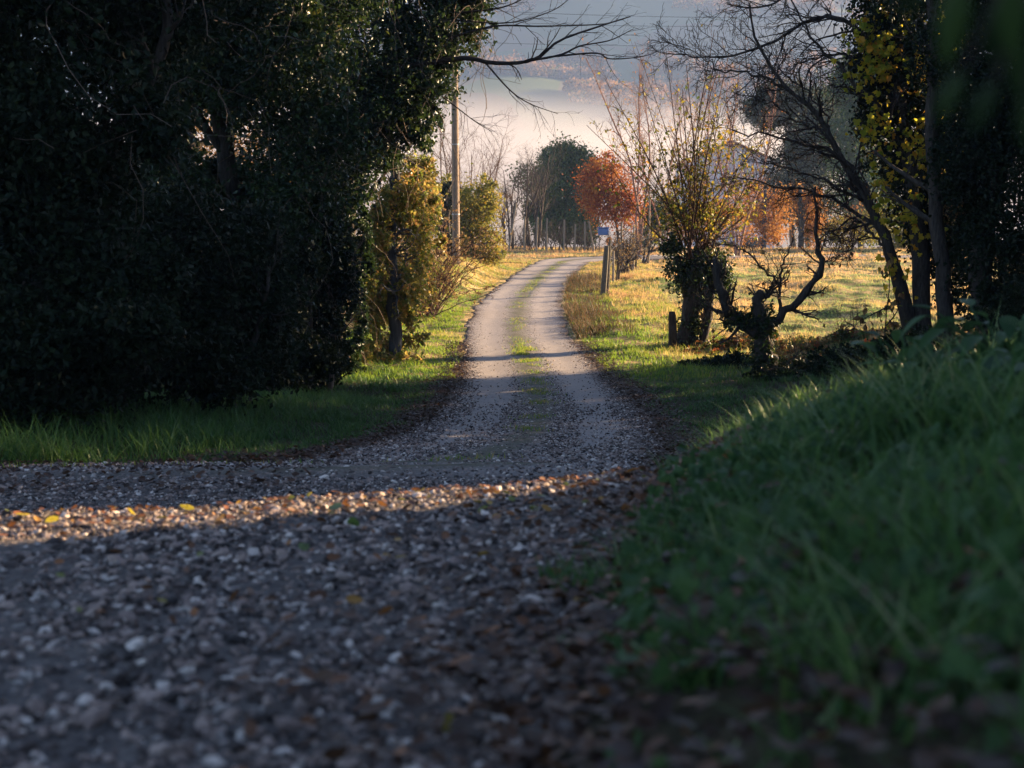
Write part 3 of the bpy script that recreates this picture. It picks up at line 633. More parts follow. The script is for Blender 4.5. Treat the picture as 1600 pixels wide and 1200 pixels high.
# dark filler shrubs at the back
b = ground_pt(1030, 392, 100)
leafy('dark_shrub', 'dark green shrub directly right of the red-orange tree', 'shrub', b, 49, [pblob(1035, 340, 100, 26, 42, 1.2), pblob(1015, 360, 100, 18, 28, 1.0)], 10000, .16, 'evergreen', [(stem(b[0], b[1], 0, 0, 2.5), .07, .03)], 6, (1.2, .5))

# vineyard stakes with vines
stk = [((795, 384), (807, 316)), ((819, 386), (820, 338)), ((838, 386), (840, 339)), ((854, 386), (855, 341)), ((881, 389), (882, 343)), ((898, 390), (899, 350)), ((914, 391), (914, 346)), ((928, 395), (920, 345))]
ws = ['leaning pale stake at the left end of the vineyard row', 'second stake from the left in the vineyard row', 'third stake from the left in the vineyard row', 'fourth stake from the left in the vineyard row',
      'pale stake in front of the round dark evergreen', 'shortest stake, right of the one before the evergreen', 'upright stake beside the leaning one nearest the blue box', 'stake leaning left, last before the blue box']
b = ground_pt(0, 0, 0); proto = None
for (p0, p1), l in zip(stk, ws):
    d = 87.0; A_ = at(p0[0], p0[1], d); B_ = at(p1[0], p1[1], d); g_ = np.array([A_[0], d, gz(A_[0], d)]); hgt = B_[2] - g_[2]; tl = math.atan2(B_[0] - A_[0], hgt)
    if proto is None:
        proto = thing('vine_stake', l, 'stake', g_, 'stakes of the vineyard row'); G = Geo()
        tubes(G, g_ + np.linspace(0, 1, 8)[:, None]*np.array([0, 0, 2.6]) + np.array([0, 0, -.15]), np.linspace(.06, .05, 8), 8); G.build('stake_shaft', M['stake'], proto)
        proto.rotation_euler = (0, tl, 0); proto.scale = (1, 1, hgt/2.45)
    else:
        r = dup(proto, g_, 0, 1, l, (0, tl)); r.scale = (1, 1, hgt/2.45)
vine0 = bare('grape_vine', 'leafless brown grape vine in the row under the stakes, seen with its like', 'vine', ground_pt(800, 390, 88), 51, 1.9, 3, .35, .035, 'twig', 7, 4, .4, .4, 0, 2, group='grape vines of the row')
vine0['label'] = 'leafless brown grape vine among the vineyard stakes'
for k in range(16):
    px = 806 + k*8.2; dup(vine0, ground_pt(px, 390, 88 + (k % 3)*.8), k*1.7, .8 + .3*((k*7) % 5)/5)
# blue container
b = ground_pt(943, 388, 86); t = thing('blue_container', 'small blue box-shaped container on legs under the red-orange tree', 'container', b)
def boxg(G, c, s, var=.5, bev=0.0):
    c = np.array(c); s = np.array(s)/2; e = np.array([[-1, -1, -1], [1, -1, -1], [1, 1, -1], [-1, 1, -1], [-1, -1, 1], [1, -1, 1], [1, 1, 1], [-1, 1, 1]])
    G.add(c + e*s, np.array([[3, 2, 1, 0], [4, 5, 6, 7], [0, 1, 5, 4], [1, 2, 6, 5], [2, 3, 7, 6], [3, 0, 4, 7]]), var)
zc = at(943, 362, 86)[2]
G = Geo(); boxg(G, (b[0], b[1], zc), (.66, .5, .42)); o = G.build('body', M['blue'], t); o.modifiers.new('b', 'BEVEL').width = .04
G = Geo(); boxg(G, (b[0], b[1], zc + .24), (.72, .56, .06)); o = G.build('lid', M['blue'], t); o.modifiers.new('b', 'BEVEL').width = .02
for sx in (-.26, .26):
    G = Geo(); boxg(G, (b[0] + sx, b[1], (b[2] + zc - .21)/2), (.05, .05, zc - .21 - b[2])); G.build('leg', M['postwood'], t)

b = ground_pt(951, 386, 84)
leafy('golden_bush', 'tiny golden bush between the blue container and the thick fence post', 'shrub', b, 46, [pblob(951, 378, 84, 9, 9, .3)], 500, .09, 'gold', [(stem(b[0], b[1], 0, 0, .5, .05), .02, .01)], 6, (.3, .15), clump=.15)
# ============================================================ RIGHT SIDE
# roadside fence
pb = at(945, 458, 50)
t = thing('fence_post', 'thick dark wooden fence post leaning beside the lane at the bend', 'post', (pb[0], pb[1], gz(pb[0], pb[1])), 'posts of the lane fence')
G = Geo(); P = pix([(942, 466), (948, 384)], 50); tubes(G, curve(P, 6), np.array([.1, .1, .1, .095, .095, .08]), 8); G.build('post_shaft', M['postwood'], t, smooth=False)
G = Geo(); P = pix([(949, 462), (953.5, 373)], 50.15); tubes(G, curve(P, 6), np.array([.06, .06, .06, .055, .055, .05]), 7); G.build('brace', M['postwood'], t)
posts = [(970, 416, 347, 60, 'thin pale fence post directly left of the twisted vines'), (1014, 394, 288, 72, 'tall thin grey fence post right of the red-orange tree'), (958, 440, 392, 55, 'short thin fence post close behind the thick dark post'), (990, 404, 352, 66, 'thin fence post in the middle of the vine row')]
p0 = None; tops = [P[-1]]
for px, yb, yt, d, l in posts:
    A_ = at(px, yb, d); B_ = at(px, yt, d); g_ = np.array([A_[0], d, gz(A_[0], d)]); hgt = B_[2] - g_[2]
    if p0 is None:
        p0 = thing('fence_post', l, 'post', g_, 'posts of the lane fence'); G = Geo(); tubes(G, g_ + np.linspace(-.1, 1, 8)[:, None]*np.array([.03, 0, 1.]), np.linspace(.05, .04, 8), 8); G.build('post_shaft', M['stake'], p0); p0.scale = (1, 1, hgt)
    else: r = dup(p0, g_, 1.3, 1, l); r.scale = (1, 1, hgt)
for k, (za, l) in enumerate(((1.3, 'upper fence wire'), (.8, 'lower fence wire'))):
    G = Geo(); pts = []
    for px, d in ((950, 50), (958, 55), (970, 60), (990, 66), (1014, 72), (1060, 84)):
        q = at(px, 400, d); pts.append((q[0], d, gz(q[0], d) + za))
    tubes(G, curve(pts, 40), np.full(40, .008), 4); tag(G.build('fence_wire', M['wire']), l + ' strung along the lane fence posts', 'wire', 'wires of the lane fence')
v0 = bare('fence_vine', 'twisted leafless vine on the lane fence, second past the thick dark post', 'vine', ground_pt(972, 420, 60), 53, 1.9, 3, .3, .06, 'twig', 7, 5, .45, .4, 0, 2, group='vines along the lane fence', leaf='dry', nl=160, ls=.08)
for k, (px, d, s, l) in enumerate(((962, 56, .85, 'twisted leafless vine nearest the thick dark post'), (982, 63, 1.1, 'dark twisted vine right of the thin pale post'), (992, 67, 1.0, 'twisted vine in front of the tall grey fence post'), (1006, 71, 1.1, 'last twisted vine of the lane fence, furthest away'), (976, 60, .9, 'low twisted vine leaning on the thin pale post'))):
    dup(v0, ground_pt(px, 420, d), k*1.9 + .5, s, l)

pop = None
for px, d, sc_, l in ((996, 80, 1.0, 'tall slender bare tree with pinkish twigs right of the red-orange tree'), (1098, 84, .98, 'tall slender bare tree with pinkish twigs rising behind the middle of the pollarded tree'), (1150, 82, .95, 'tall slender bare tree with pinkish twigs left of the umbrella pine'), (1040, 90, .85, 'shorter slender bare tree behind the left side of the pollarded tree')):
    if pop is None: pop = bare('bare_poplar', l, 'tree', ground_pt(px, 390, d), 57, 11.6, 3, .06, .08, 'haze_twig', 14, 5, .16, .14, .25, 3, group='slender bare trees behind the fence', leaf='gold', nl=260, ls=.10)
    else: dup(pop, ground_pt(px, 390, d), px*.37, sc_, l)
# pollarded multi-stem shrub with ivy trunk
D = 33.0; b = ground_pt(1080, 548, D)
rng = RNG(61); t = thing('pollard_tree', 'pollarded tree with ivy-wrapped trunk and a fan of thin reddish shoots', 'tree', b)
G = Geo()
tr = [([(1066, 560), (1074, 510), (1084, 460), (1088, 415), (1084, 392)], .21, .19), ([(1092, 552), (1104, 505), (1110, 450), (1116, 405)], .10, .12), ([(1080, 500), (1070, 455), (1062, 415), (1056, 400)], .09, .07), ([(1096, 460), (1122, 425), (1134, 400)], .08, .05)]
for l, r0, r1 in tr: tubes(G, curve(pix(l, D), 14), np.linspace(r0, r1, 14)*(1 + .12*rng.normal(size=14)), 11)
G.build('trunk', M['bark'], t, smooth=True)
G = Geo(); tubes(G, curve(pix([(1052, 550), (1051, 515), (1050, 487)], D - .3), 8), np.array([.12, .11, .1, .1, .095, .09, .09, .07]), 9); G.build('stub', M['bark'], t)
G = Geo(); tips = [(925, 190), (1215, 200), (950, 270), (1205, 310), (990, 62), (1003, 110), (1035, 75), (1062, 140), (1100, 60), (1108, 110), (1152, 70), (1158, 140), (1190, 190), (940, 120), (960, 170), (1130, 165), (1182, 235), (1020, 190), (1075, 100), (975, 225), (1165, 225), (1120, 80), (1085, 180), (1200, 260)]
Ps = []
for (x_, y_) in tips:
    bx = 1092 + rng.uniform(-26, 26); mx = bx + (x_ - bx)*.42 + rng.normal()*7
    Ps.append(curve(pix([(bx, 405), (mx, 405 + (y_ - 405)*.45), (x_ + rng.normal()*3, y_)], D + rng.normal()*.15) + np.array([[0, 0, 0], [0, rng.normal()*.5, 0], [0, rng.normal()*.9, 0]]), 16))
Ps = np.array(Ps); Rs = np.linspace(.024, .006, 16)[None].repeat(len(Ps), 0)*rng.uniform(.7, 1.25, (len(Ps), 1)); tubes(G, Ps, Rs, 5)
A, RA = grow(rng, Ps, Rs, 14, .75, 32, 7, .10, .05, .12, .97, .5, .4, .004); tubes(G, A, RA, 4)
B, RB = grow(rng, A, RA, 5, .42, 42, 6, .18, .0, .15, 1, .6, .5, .004); tubes(G, B, RB, 3)
G.build('shoots', M['shoot'], t, smooth=True)
G = Geo(); p = along(rng, B, 4600, .3); hgt = p[:, 2]
keep = rng.uniform(0, 1, len(p)) < np.clip(1.15 - (hgt - b[2])/6.2, .12, 1); leaves(G, rng, p[keep], .085, droop=1.0); 
bl = [pblob(1100, 330, D, 60, 40, .8), pblob(1060, 340, D, 35, 45, .6), pblob(1120, 230, D, 45, 40, .6), pblob(1090, 280, D, 50, 30, .7)]
p, _ = blob_pts(rng, bl, 1500, 8, .3, .95); leaves(G, rng, p, .08, droop=.9); G.build('leaves', M['yellow_bush'], t)
G = Geo(); bl = [pblob(1082, 500, D, 20, 50, .35), pblob(1100, 425, D, 34, 40, .5), pblob(1066, 425, D, 26, 28, .4), pblob(1066, 535, D, 14, 22, .25), pblob(1128, 430, D, 16, 34, .3), pblob(1050, 380, D, 18, 18, .3)]
p, _ = blob_pts(rng, bl, 9500, 26, .24, .8); leaves(G, rng, p, .075, droop=.9); G.build('ivy', M['ivy'], t)

# small forked tree
D = 26.2; b = ground_pt(1195, 590, D)
rng = RNG(63); t = thing('forked_tree', 'small dark tree forking low into two curved leafless limbs', 'tree', b)
L_ = [([(1196, 606), (1196, 570), (1193, 540), (1189, 509), (1186, 470), (1186, 456)], .23, .07), ([(1190, 520), (1161, 509), (1135, 482), (1125, 445), (1116, 405)], .12, .07), ([(1193, 520), (1225, 490), (1255, 460), (1284, 422), (1279, 392), (1275, 336), (1274, 292)], .10, .018),
      ([(1219, 494), (1217, 445), (1225, 407), (1240, 374)], .035, .008), ([(1217, 445), (1187, 411), (1157, 389), (1120, 380)], .025, .006), ([(1186, 466), (1198, 462), (1208, 450)], .07, .03), ([(1150, 500), (1125, 490), (1112, 480)], .045, .02), ([(1281, 418), (1300, 405), (1320, 400)], .02, .006)]
LP = np.array([curve(pix(l, D), 18) for l, _, _ in L_]); LR = np.array([np.linspace(a, c, 18) for _, a, c in L_])
LP[:, 1:-1] += rng.normal(size=LP[:, 1:-1].shape)*.022; G = Geo(); tubes(G, LP, LR*(1 + .08*rng.normal(size=LR.shape)), 9)
A, RA = grow(rng, LP[1:8], LR[1:8], 14, .65, 50, 7, .2, .08, .15, 1, .35, .4, .006); tubes(G, A, RA, 4)
B, RB = grow(rng, A, RA, 4, .3, 45, 5, .2, .05, .2, 1, .6, .5, .005); tubes(G, B, RB, 3)
G.build('trunk', M['bark'], t, smooth=True)
G = Geo(); leaves(G, rng, along(rng, B, 130), .10, droop=1.2); G.build('leaves', M['dry'], t)
G = Geo(); p, _ = blob_pts(rng, [pblob(1195, 565, D, 24, 45, .3), pblob(1190, 505, D, 22, 36, .28), pblob(1150, 500, D, 24, 16, .2)], 3400, 14, .18, .7); leaves(G, rng, p, .07); G.build('ivy', M['ivy'], t)

# big leaning trees with bare limbs and yellow vine leaves
D = 26.5; b = ground_pt(1432, 525, D)
rng = RNG(65); t = thing('leaning_tree', 'leaning twin-trunked tree with bare limbs reaching left and yellow vine leaves', 'tree', b)
L_ = [([(1432, 540), (1425, 515), (1403, 437), (1386, 376), (1359, 324), (1316, 249), (1272, 175), (1228, 136), (1184, 70), (1171, 5)], .20, .022),
      ([(1446, 540), (1442, 510), (1438, 394), (1425, 300), (1410, 180), (1400, 60), (1395, -80)], .19, .08)]
L2 = [([(1359, 324), (1337, 262), (1294, 227), (1206, 210), (1150, 196)], .05, .008), ([(1380, 370), (1364, 350), (1294, 306), (1206, 289), (1140, 276)], .05, .007),
      ([(1402, 90), (1329, 35), (1294, 22), (1228, 52), (1162, 79), (1097, 83), (1040, 72)], .05, .007), ([(1230, 138), (1190, 115), (1140, 110), (1105, 85), (1040, 50)], .028, .005),
      ([(1390, 390), (1365, 370), (1345, 345), (1320, 370), (1290, 345)], .035, .006), ([(1345, 300), (1290, 285), (1230, 262), (1185, 250)], .03, .006), ([(1418, 250), (1370, 170), (1310, 110), (1260, 60), (1220, -20)], .05, .012),
      ([(1405, 120), (1360, 90), (1310, 85), (1260, 95), (1210, 130)], .04, .007), ([(1400, -20), (1330, -40), (1240, -10), (1180, 20), (1130, 10)], .045, .008), ([(1290, 205), (1240, 190), (1200, 160), (1170, 150)], .025, .005), ([(1300, 226), (1290, 170), (1240, 110), (1215, 90)], .025, .005)]
G = Geo(); LP = np.array([curve(pix(l, D), 24) for l, _, _ in L_]); LR = np.array([np.linspace(a, c, 24) for _, a, c in L_])
LP[:, 2:-1] += rng.normal(size=LP[:, 2:-1].shape)*.015; LR[0] = .018 + .155*np.linspace(1, 0, 24)**1.5
tubes(G, LP, LR*(1 + .06*rng.normal(size=LR.shape)), 10)
P2 = np.array([curve(pix(l, D), 20) for l, _, _ in L2]); yy = rng.normal(size=len(P2))*.9; P2[:, :, 1] += yy[:, None]*np.linspace(0, 1, 20)[None]; R2 = np.array([np.linspace(a, c, 20) for _, a, c in L2]); P2[:, 1:] += .03*rng.normal(size=P2[:, 1:].shape)
tubes(G, P2, R2, 6)
G.build('trunk', M['bark'], t, smooth=True)
G = Geo(); A, RA = grow(rng, P2, R2, 20, .95, 42, 9, .16, -.01, .12, 1, .5, .4, .007); tubes(G, A, RA, 4)
A2, RA2 = grow(rng, LP[:1, 8:], LR[:1, 8:], 18, 1.0, 50, 9, .16, .03, .1, 1, .5, .4, .007); tubes(G, A2, RA2, 4)
A = np.concatenate([A, A2]); RA = np.concatenate([RA, RA2])
B, RB = grow(rng, A, RA, 6, .48, 48, 7, .2, .0, .15, 1, .6, .5, .0052); tubes(G, B, RB, 3)
D_, RD_ = grow(rng, B, RB, 3, .2, 45, 4, .2, .0, .2, 1, .7, .6, .0042); tubes(G, D_, RD_, 3)
G.build('bare_twigs', M['twig'], t, smooth=True)
G = Geo(); bl = [pblob(1375, 60, D - .3, 40, 70, .5), pblob(1370, 170, D - .4, 28, 60, .4), pblob(1385, 270, D - .3, 34, 50, .4), pblob(1395, 400, D - .3, 22, 40, .35), pblob(1440, 210, D - .5, 70, 50, .4), pblob(1480, 190, D - .5, 60, 50, .35), pblob(1470, 60, D - .5, 80, 60, .4), pblob(1560, 70, D - .5, 60, 70, .4), pblob(1430, 330, D - .5, 40, 60, .3), pblob(1350, 60, D - .2, 40, 60, .4)]
p, cv = blob_pts(rng, bl, 1350, 6, .34, .98); p[:, 2] -= .25*rng.exponential(1, len(p)); lobed(G, rng, p, .10, droop=1.2, fold=.55, sv=.6); G.build('vine_leaves', M['vine_yellow'], t)
G = Geo(); bl = [pblob(1430, 60, D + .4, 85, 130, .9), pblob(1390, 170, D + .3, 50, 110, .5), pblob(1375, 60, D + .3, 46, 90, .5), pblob(1450, 260, D + .4, 65, 130, .8), pblob(1490, 350, D + .4, 50, 110, .6), pblob(1432, 330, D + .3, 22, 60, .3), pblob(1410, -90, D, 110, 80, 1.2)]
p, cv = blob_pts(rng, bl, 60000, 40, .22, .6); leaves(G, rng, p, .075, droop=.8); G.build('ivy', M['ivy_dark'], t)
G = Geo(); bl = [pblob(1480, 330, D - .6, 30, 40, .3), pblob(1510, 280, D - .6, 20, 24, .3), pblob(1475, 365, D - .6, 16, 22, .25)]
p, _ = blob_pts(rng, bl, 500, 14, .16, .9); leaves(G, rng, p, .05, aspect=.8); tag(G.build('seed_heads', M['dry'], t), kind='stuff')
# dark ivy-covered tree at the right edge
b = ground_pt(1545, 520, 24)
leafy('ivy_tree', 'dark ivy-covered tree filling the right edge of the view', 'tree', b, 67,
      [pblob(1560, 60, 24, 90, 110, 1.3), pblob(1540, 230, 24, 70, 120, 1.1), pblob(1600, 300, 23.5, 90, 150, 1.2), pblob(1550, 400, 24, 60, 110, 1.0), pblob(1520, -80, 24, 120, 90, 1.4), pblob(1620, 120, 24, 110, 150, 1.3), pblob(1525, 470, 24.5, 35, 60, .6), pblob(1600, 500, 23, 80, 60, 1.0)],
      80000, .075, 'ivy_dark', [(stem(b[0], b[1], .1, 0, 6.5), .22, .09), (stem(b[0] - .6, b[1] + .4, -.4, 0, 6), .15, .06), (stem(b[0] + .8, b[1], .6, 0, 6), .15, .06)], 8, (1.3, .4))
# low brambles under the right-hand trees
b = ground_pt(1150, 545, 32)
leafy('bramble_patch', 'low bramble patch with red and orange leaves around the forked tree', 'bramble', b, 69,
      [pblob(1130, 545, 32.5, 50, 14, .7), pblob(1175, 535, 33, 50, 16, .8), pblob(1100, 556, 32, 36, 10, .5), pblob(1080, 570, 31.5, 22, 6, .4)], 6500, .075, 'bramble', [(stem(b[0], b[1], 0, 0, .5, .1), .02, .01)], 14, (.7, .3), clump=.3)
b = ground_pt(1310, 540, 29)
leafy('bramble_patch', 'shaded bramble patch at the foot of the leaning tree', 'bramble', b, 71,
      [pblob(1260, 550, 30, 70, 20, .9), pblob(1340, 545, 29, 70, 24, .9), pblob(1290, 580, 27, 80, 18, .9), pblob(1400, 565, 27, 60, 24, .8), pblob(1230, 590, 27.5, 40, 14, .6)], 9000, .08, 'bramble', [(stem(b[0], b[1], 0, 0, .5, .1), .02, .01)], 14, (.7, .3), clump=.32)
b = ground_pt(1240, 585, 26)
leafy('undergrowth', 'dark leafy undergrowth in front of the forked tree at the top of the bank', 'undergrowth', b, 72,
      [pblob(1110, 572, 28.5, 50, 12, .8), pblob(1170, 570, 28, 60, 18, .8), pblob(1250, 585, 26.4, 60, 26, .7), pblob(1330, 580, 25, 70, 34, .8), pblob(1420, 560, 24.5, 60, 40, .8), pblob(1200, 600, 25.6, 50, 14, .5)], 30000, .075, 'ivy_dark', [(stem(b[0], b[1], 0, 0, .5, .1), .02, .01)], 14, (.6, .25), clump=.26)
b = ground_pt(1380, 500, 25)
rng = RNG(73); t = thing('dry_weed', 'dark dried weed stalk with drooping leaves in front of the leaning trunks', 'plant', b)
G = Geo(); L_ = [[(1380, 560), (1384, 500), (1390, 440), (1385, 400)], [(1384, 510), (1402, 485), (1404, 455)], [(1386, 480), (1365, 490), (1348, 500)]]
LP = np.array([curve(pix(l, 25), 14) for l in L_]); LR = np.linspace(.014, .005, 14)[None].repeat(3, 0); tubes(G, LP, LR, 5); A, RA = grow(rng, LP, LR, 6, .28, 55, 5, .2, .0, .2, 1, .6, .5, .003); tubes(G, A, RA, 3); G.build('stalk', M['twig'], t)
G = Geo(); leaves(G, rng, along(rng, A, 60, .5), .13, droop=1.5); G.build('leaves', M['dry'], t)

# ---- background right
# golden hedge trees
b = ground_pt(1265, 385, 92)
leafy('beech_tree', 'golden-orange leaved tree with dark trunk behind the meadow', 'tree', b, 75, [pblob(1270, 345, 92, 18, 42, .9), pblob(1245, 305, 92, 12, 20, .7), pblob(1262, 330, 92, 20, 30, .9)], 6600, .13, 'gold', [(pix([(1252, 392), (1251, 340), (1249, 290)], 91.6), .2, .12)], 8, (1.2, .6), shell=.95, per=40, clump=.5)
b = ground_pt(1205, 385, 96)
leafy('beech_tree', 'golden-brown leaved tree with pale trunk left of the golden-orange one', 'tree', b, 77, [pblob(1215, 340, 96, 28, 36, 1.2), pblob(1180, 320, 96, 28, 34, 1.2), pblob(1205, 365, 96, 34, 20, 1.2)], 7200, .14, 'gold', [(pix([(1194, 390), (1195, 340), (1196, 290)], 95.5), .14, .1)], 8, (1.4, .6), barkm='palebark', shell=.95, per=40, clump=.5)
b = ground_pt(1120, 385, 98)
leafy('russet_shrub', 'russet-brown hedge shrub behind the pollarded tree', 'shrub', b, 79, [pblob(1100, 345, 98, 40, 32, 1.2), pblob(1145, 335, 98, 34, 36, 1.2), pblob(1070, 355, 98, 24, 26, 1.0)], 6000, .13, 'gold', [(stem(b[0], b[1], 0, 0, 2.5), .08, .03)], 14, (1.4, .6), shell=.95, per=40, clump=.5)
b = ground_pt(1330, 385, 90)
bare('bare_shrub', 'greyish leafless shrub between the golden tree and the leaning trunk', 'shrub', b, 81, 3.6, 8, .4, .04, 'shoot', 6, 4, .35, .3, .1, 2, leaf='gold', nl=300, ls=.12)
b = ground_pt(1420, 385, 92)
leafy('hedge_shrub', 'pale green hedge shrub at the far end of the meadow behind the leaning trunks', 'shrub', b, 83, [pblob(1400, 350, 92, 60, 35, 1.4), pblob(1480, 345, 92, 50, 40, 1.4), pblob(1330, 365, 95, 40, 22, 1.2)], 16000, .15, 'yellow_bush', [(stem(b[0], b[1], 0, 0, 2), .06, .03)], 12, (1.4, .6), clump=.35)
# umbrella pine and dark conifer
b = ground_pt(1235, 380, 150)
leafy('umbrella_pine', 'umbrella pine with wide dark rounded crown beside the house', 'tree', b, 85, [pblob(1235, 165, 150, 52, 26, 3.4), pblob(1200, 175, 150, 36, 20, 2.6), pblob(1268, 172, 150, 34, 24, 2.6), pblob(1225, 145, 150, 36, 16, 2.4)], 42000, .32, 'pine', [(pix([(1238, 395), (1236, 300), (1234, 170)], 150), .35, .22)], 10, (3.5, 1.2), aspect=.3, clump=.55)
b = ground_pt(1265, 380, 135)
leafy('conifer', 'tall dark grey-green conifer in front of the umbrella pine', 'tree', b, 87, [pblob(1262, 230, 135, 40, 60, 2.2), pblob(1270, 300, 135, 50, 60, 2.6), pblob(1225, 300, 136, 36, 50, 2.0), pblob(1290, 200, 135, 30, 50, 1.8)], 36000, .3, 'pine', [(pix([(1262, 395), (1262, 300), (1262, 180)], 135), .3, .1)], 12, (2.4, .9), aspect=.35, clump=.5)
b = ground_pt(1345, 380, 125)
leafy('evergreen_tree', 'dark evergreen glimpsed behind the bare limbs of the leaning tree', 'tree', b, 89, [pblob(1340, 200, 125, 50, 80, 2.6), pblob(1360, 300, 125, 60, 70, 2.8), pblob(1330, 130, 125, 34, 40, 1.8)], 30000, .28, 'evergreen', [(pix([(1345, 395), (1345, 280), (1342, 140)], 125), .3, .1)], 10, (2.4, .9), clump=.5)
# house
HD = 150.0; b = ground_pt(1130, 380, HD); b[2] = gz(b[0], HD) - .1
t = thing('house', 'pale lilac house with low tiled roof glimpsed behind the pollarded tree', 'house', b)
hx, hy = 4.6, 4.0; ez = at(1130, 256, HD)[2]; rz_ = at(1130, 226, HD)[2]; rng = RNG(5)
G = Geo(); x, y, z = b
V = [(x - hx, y - hy, z), (x + hx, y - hy, z), (x + hx, y + hy, z), (x - hx, y + hy, z), (x - hx, y - hy, ez), (x + hx, y - hy, ez), (x + hx, y + hy, ez), (x - hx, y + hy, ez), (x, y - hy, rz_), (x, y + hy, rz_)]
G.add(V, [np.array([[0, 1, 5, 4], [1, 2, 6, 5], [2, 3, 7, 6], [3, 0, 4, 7]]), np.array([[4, 5, 8], [6, 7, 9]])]); G.build('wall', M['wall'], t)
G = Geo()
for sgn in (-1, 1):
    o_ = .55; sl_ = (rz_ - ez)/hx; e0 = np.array([x + sgn*(hx + o_), 0, ez - o_*sl_ + .04]); e1 = np.array([x, 0, rz_ + .04]); th_ = np.array([0, 0, .18])
    V = []
    for yy_ in (y - hy - .5, y + hy + .5):
        for e in (e0, e1): V += [np.array([e[0], yy_, e[2]]), np.array([e[0], yy_, e[2]]) + th_]
    G.add(V, np.array([[0, 2, 3, 1], [4, 5, 7, 6], [0, 1, 5, 4], [1, 3, 7, 5], [0, 4, 6, 2], [2, 6, 7, 3]]))
rf = G.build('roof', M['roof'], t)
G = Geo(); boxg(G, (x - 1.8, y + .5, rz_ + .1), (.6, .6, 1.5)); o = G.build('chimney', M['wall'], rf)
o.data.transform(__import__('mathutils').Matrix.Translation(-t.location))
for (wx, wz) in ((-2.4, 1.0), (2.4, 1.0), (-2.4, 4.0), (2.4, 4.0), (0, 4.0)):
    G = Geo(); boxg(G, (x + wx, y - hy - .03, z + wz + .75), (1.1, .08, 1.5)); wn = G.build('window', M['glass'], t)
    for sx in (-.82, .82):
        G = Geo(); boxg(G, (x + wx + sx, y - hy - .05, z + wz + .75), (.5, .08, 1.5)); s_ = G.build('shutter', M['shutter'], wn); s_.data.transform(__import__('mathutils').Matrix.Translation(-t.location))
G = Geo(); boxg(G, (x, y - hy - .03, z + 1.05), (1.0, .09, 2.1)); G.build('door', M['shutter'], t)

# ============================================================ trees to the right, just out of the picture, that shade the lane
def shade_tree(label, x, y, seed, hgt, rx, ry_, nl=42000, z0=.1, size=.13):
    g_ = gz(x, y); B = []
    r = RNG(seed)
    for k in range(9):
        q = z0 + (hgt - z0)*(k + .5)/9; B.append([x + r.normal()*.25*rx, y + r.normal()*.25*ry_, g_ + q, rx*(.95 if k < 7 else .7), ry_*(.95 if k < 7 else .7), hgt/9*1.2])
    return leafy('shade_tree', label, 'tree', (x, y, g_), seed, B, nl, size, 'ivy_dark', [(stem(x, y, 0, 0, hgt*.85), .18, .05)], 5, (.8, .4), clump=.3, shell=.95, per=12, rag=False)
shade_tree('ivy-grown tree right of the lane, furthest of the row out of shot', 14.6, 32.9, 101, 10, 1.4, 1.3)
shade_tree('low round ivy-grown tree added in the gap of the row out of shot to block the sun', 13.4, 29.4, 106, 4.2, 1.2, 1.0, 14000)  # added out of view to stop a sun stripe on the lane
shade_tree('tall ivy-grown tree right of the lane beside the dark right-edge tree', 13.0, 26.2, 102, 11, 1.9, 1.8)
shade_tree('slim ivy-grown tree added between two tall ones out of shot to close a sun gap', 13.2, 24.6, 107, 8, 1.3, 1.2, 26000)  # filler added out of view, blocks sun leaking between its neighbours
shade_tree('tall ivy-grown tree right of the lane, third from the far end out of shot', 12.3, 22.7, 103, 11, 2.0, 2.0)
shade_tree('tall ivy-grown tree right of the lane, fourth from the far end out of shot', 11.6, 19.2, 104, 11, 2.0, 1.9)
shade_tree('tall ivy-grown tree right of the lane, fifth from the far end out of shot', 10.8, 16.2, 105, 11, 1.9, 1.5)

for k, (l, x, y, sd) in enumerate((('large dark unseen tree added behind the camera on the right to darken the foreground', 3.6, -4.5, 121), ('large dark unseen tree added behind the camera on the left to darken the foreground', -5.5, -7.5, 122))):  # unseen trees added to cut the sky light and darken the near gravel
    g_ = gz(x, y); r_ = RNG(sd); B = [[x + r_.normal()*1.3, y + r_.normal()*1.0, g_ + 4.6 + q*.8, 2.6, 2.4, 1.2] for q in range(6)]
    leafy('shade_tree', l, 'tree', (x, y, g_), sd, B, 22000, .16, 'ivy_dark', [(stem(x, y, 0, 0, 8), .3, .1)], 8, (2.0, .6), clump=.4, shell=.95, per=14, rag=False)
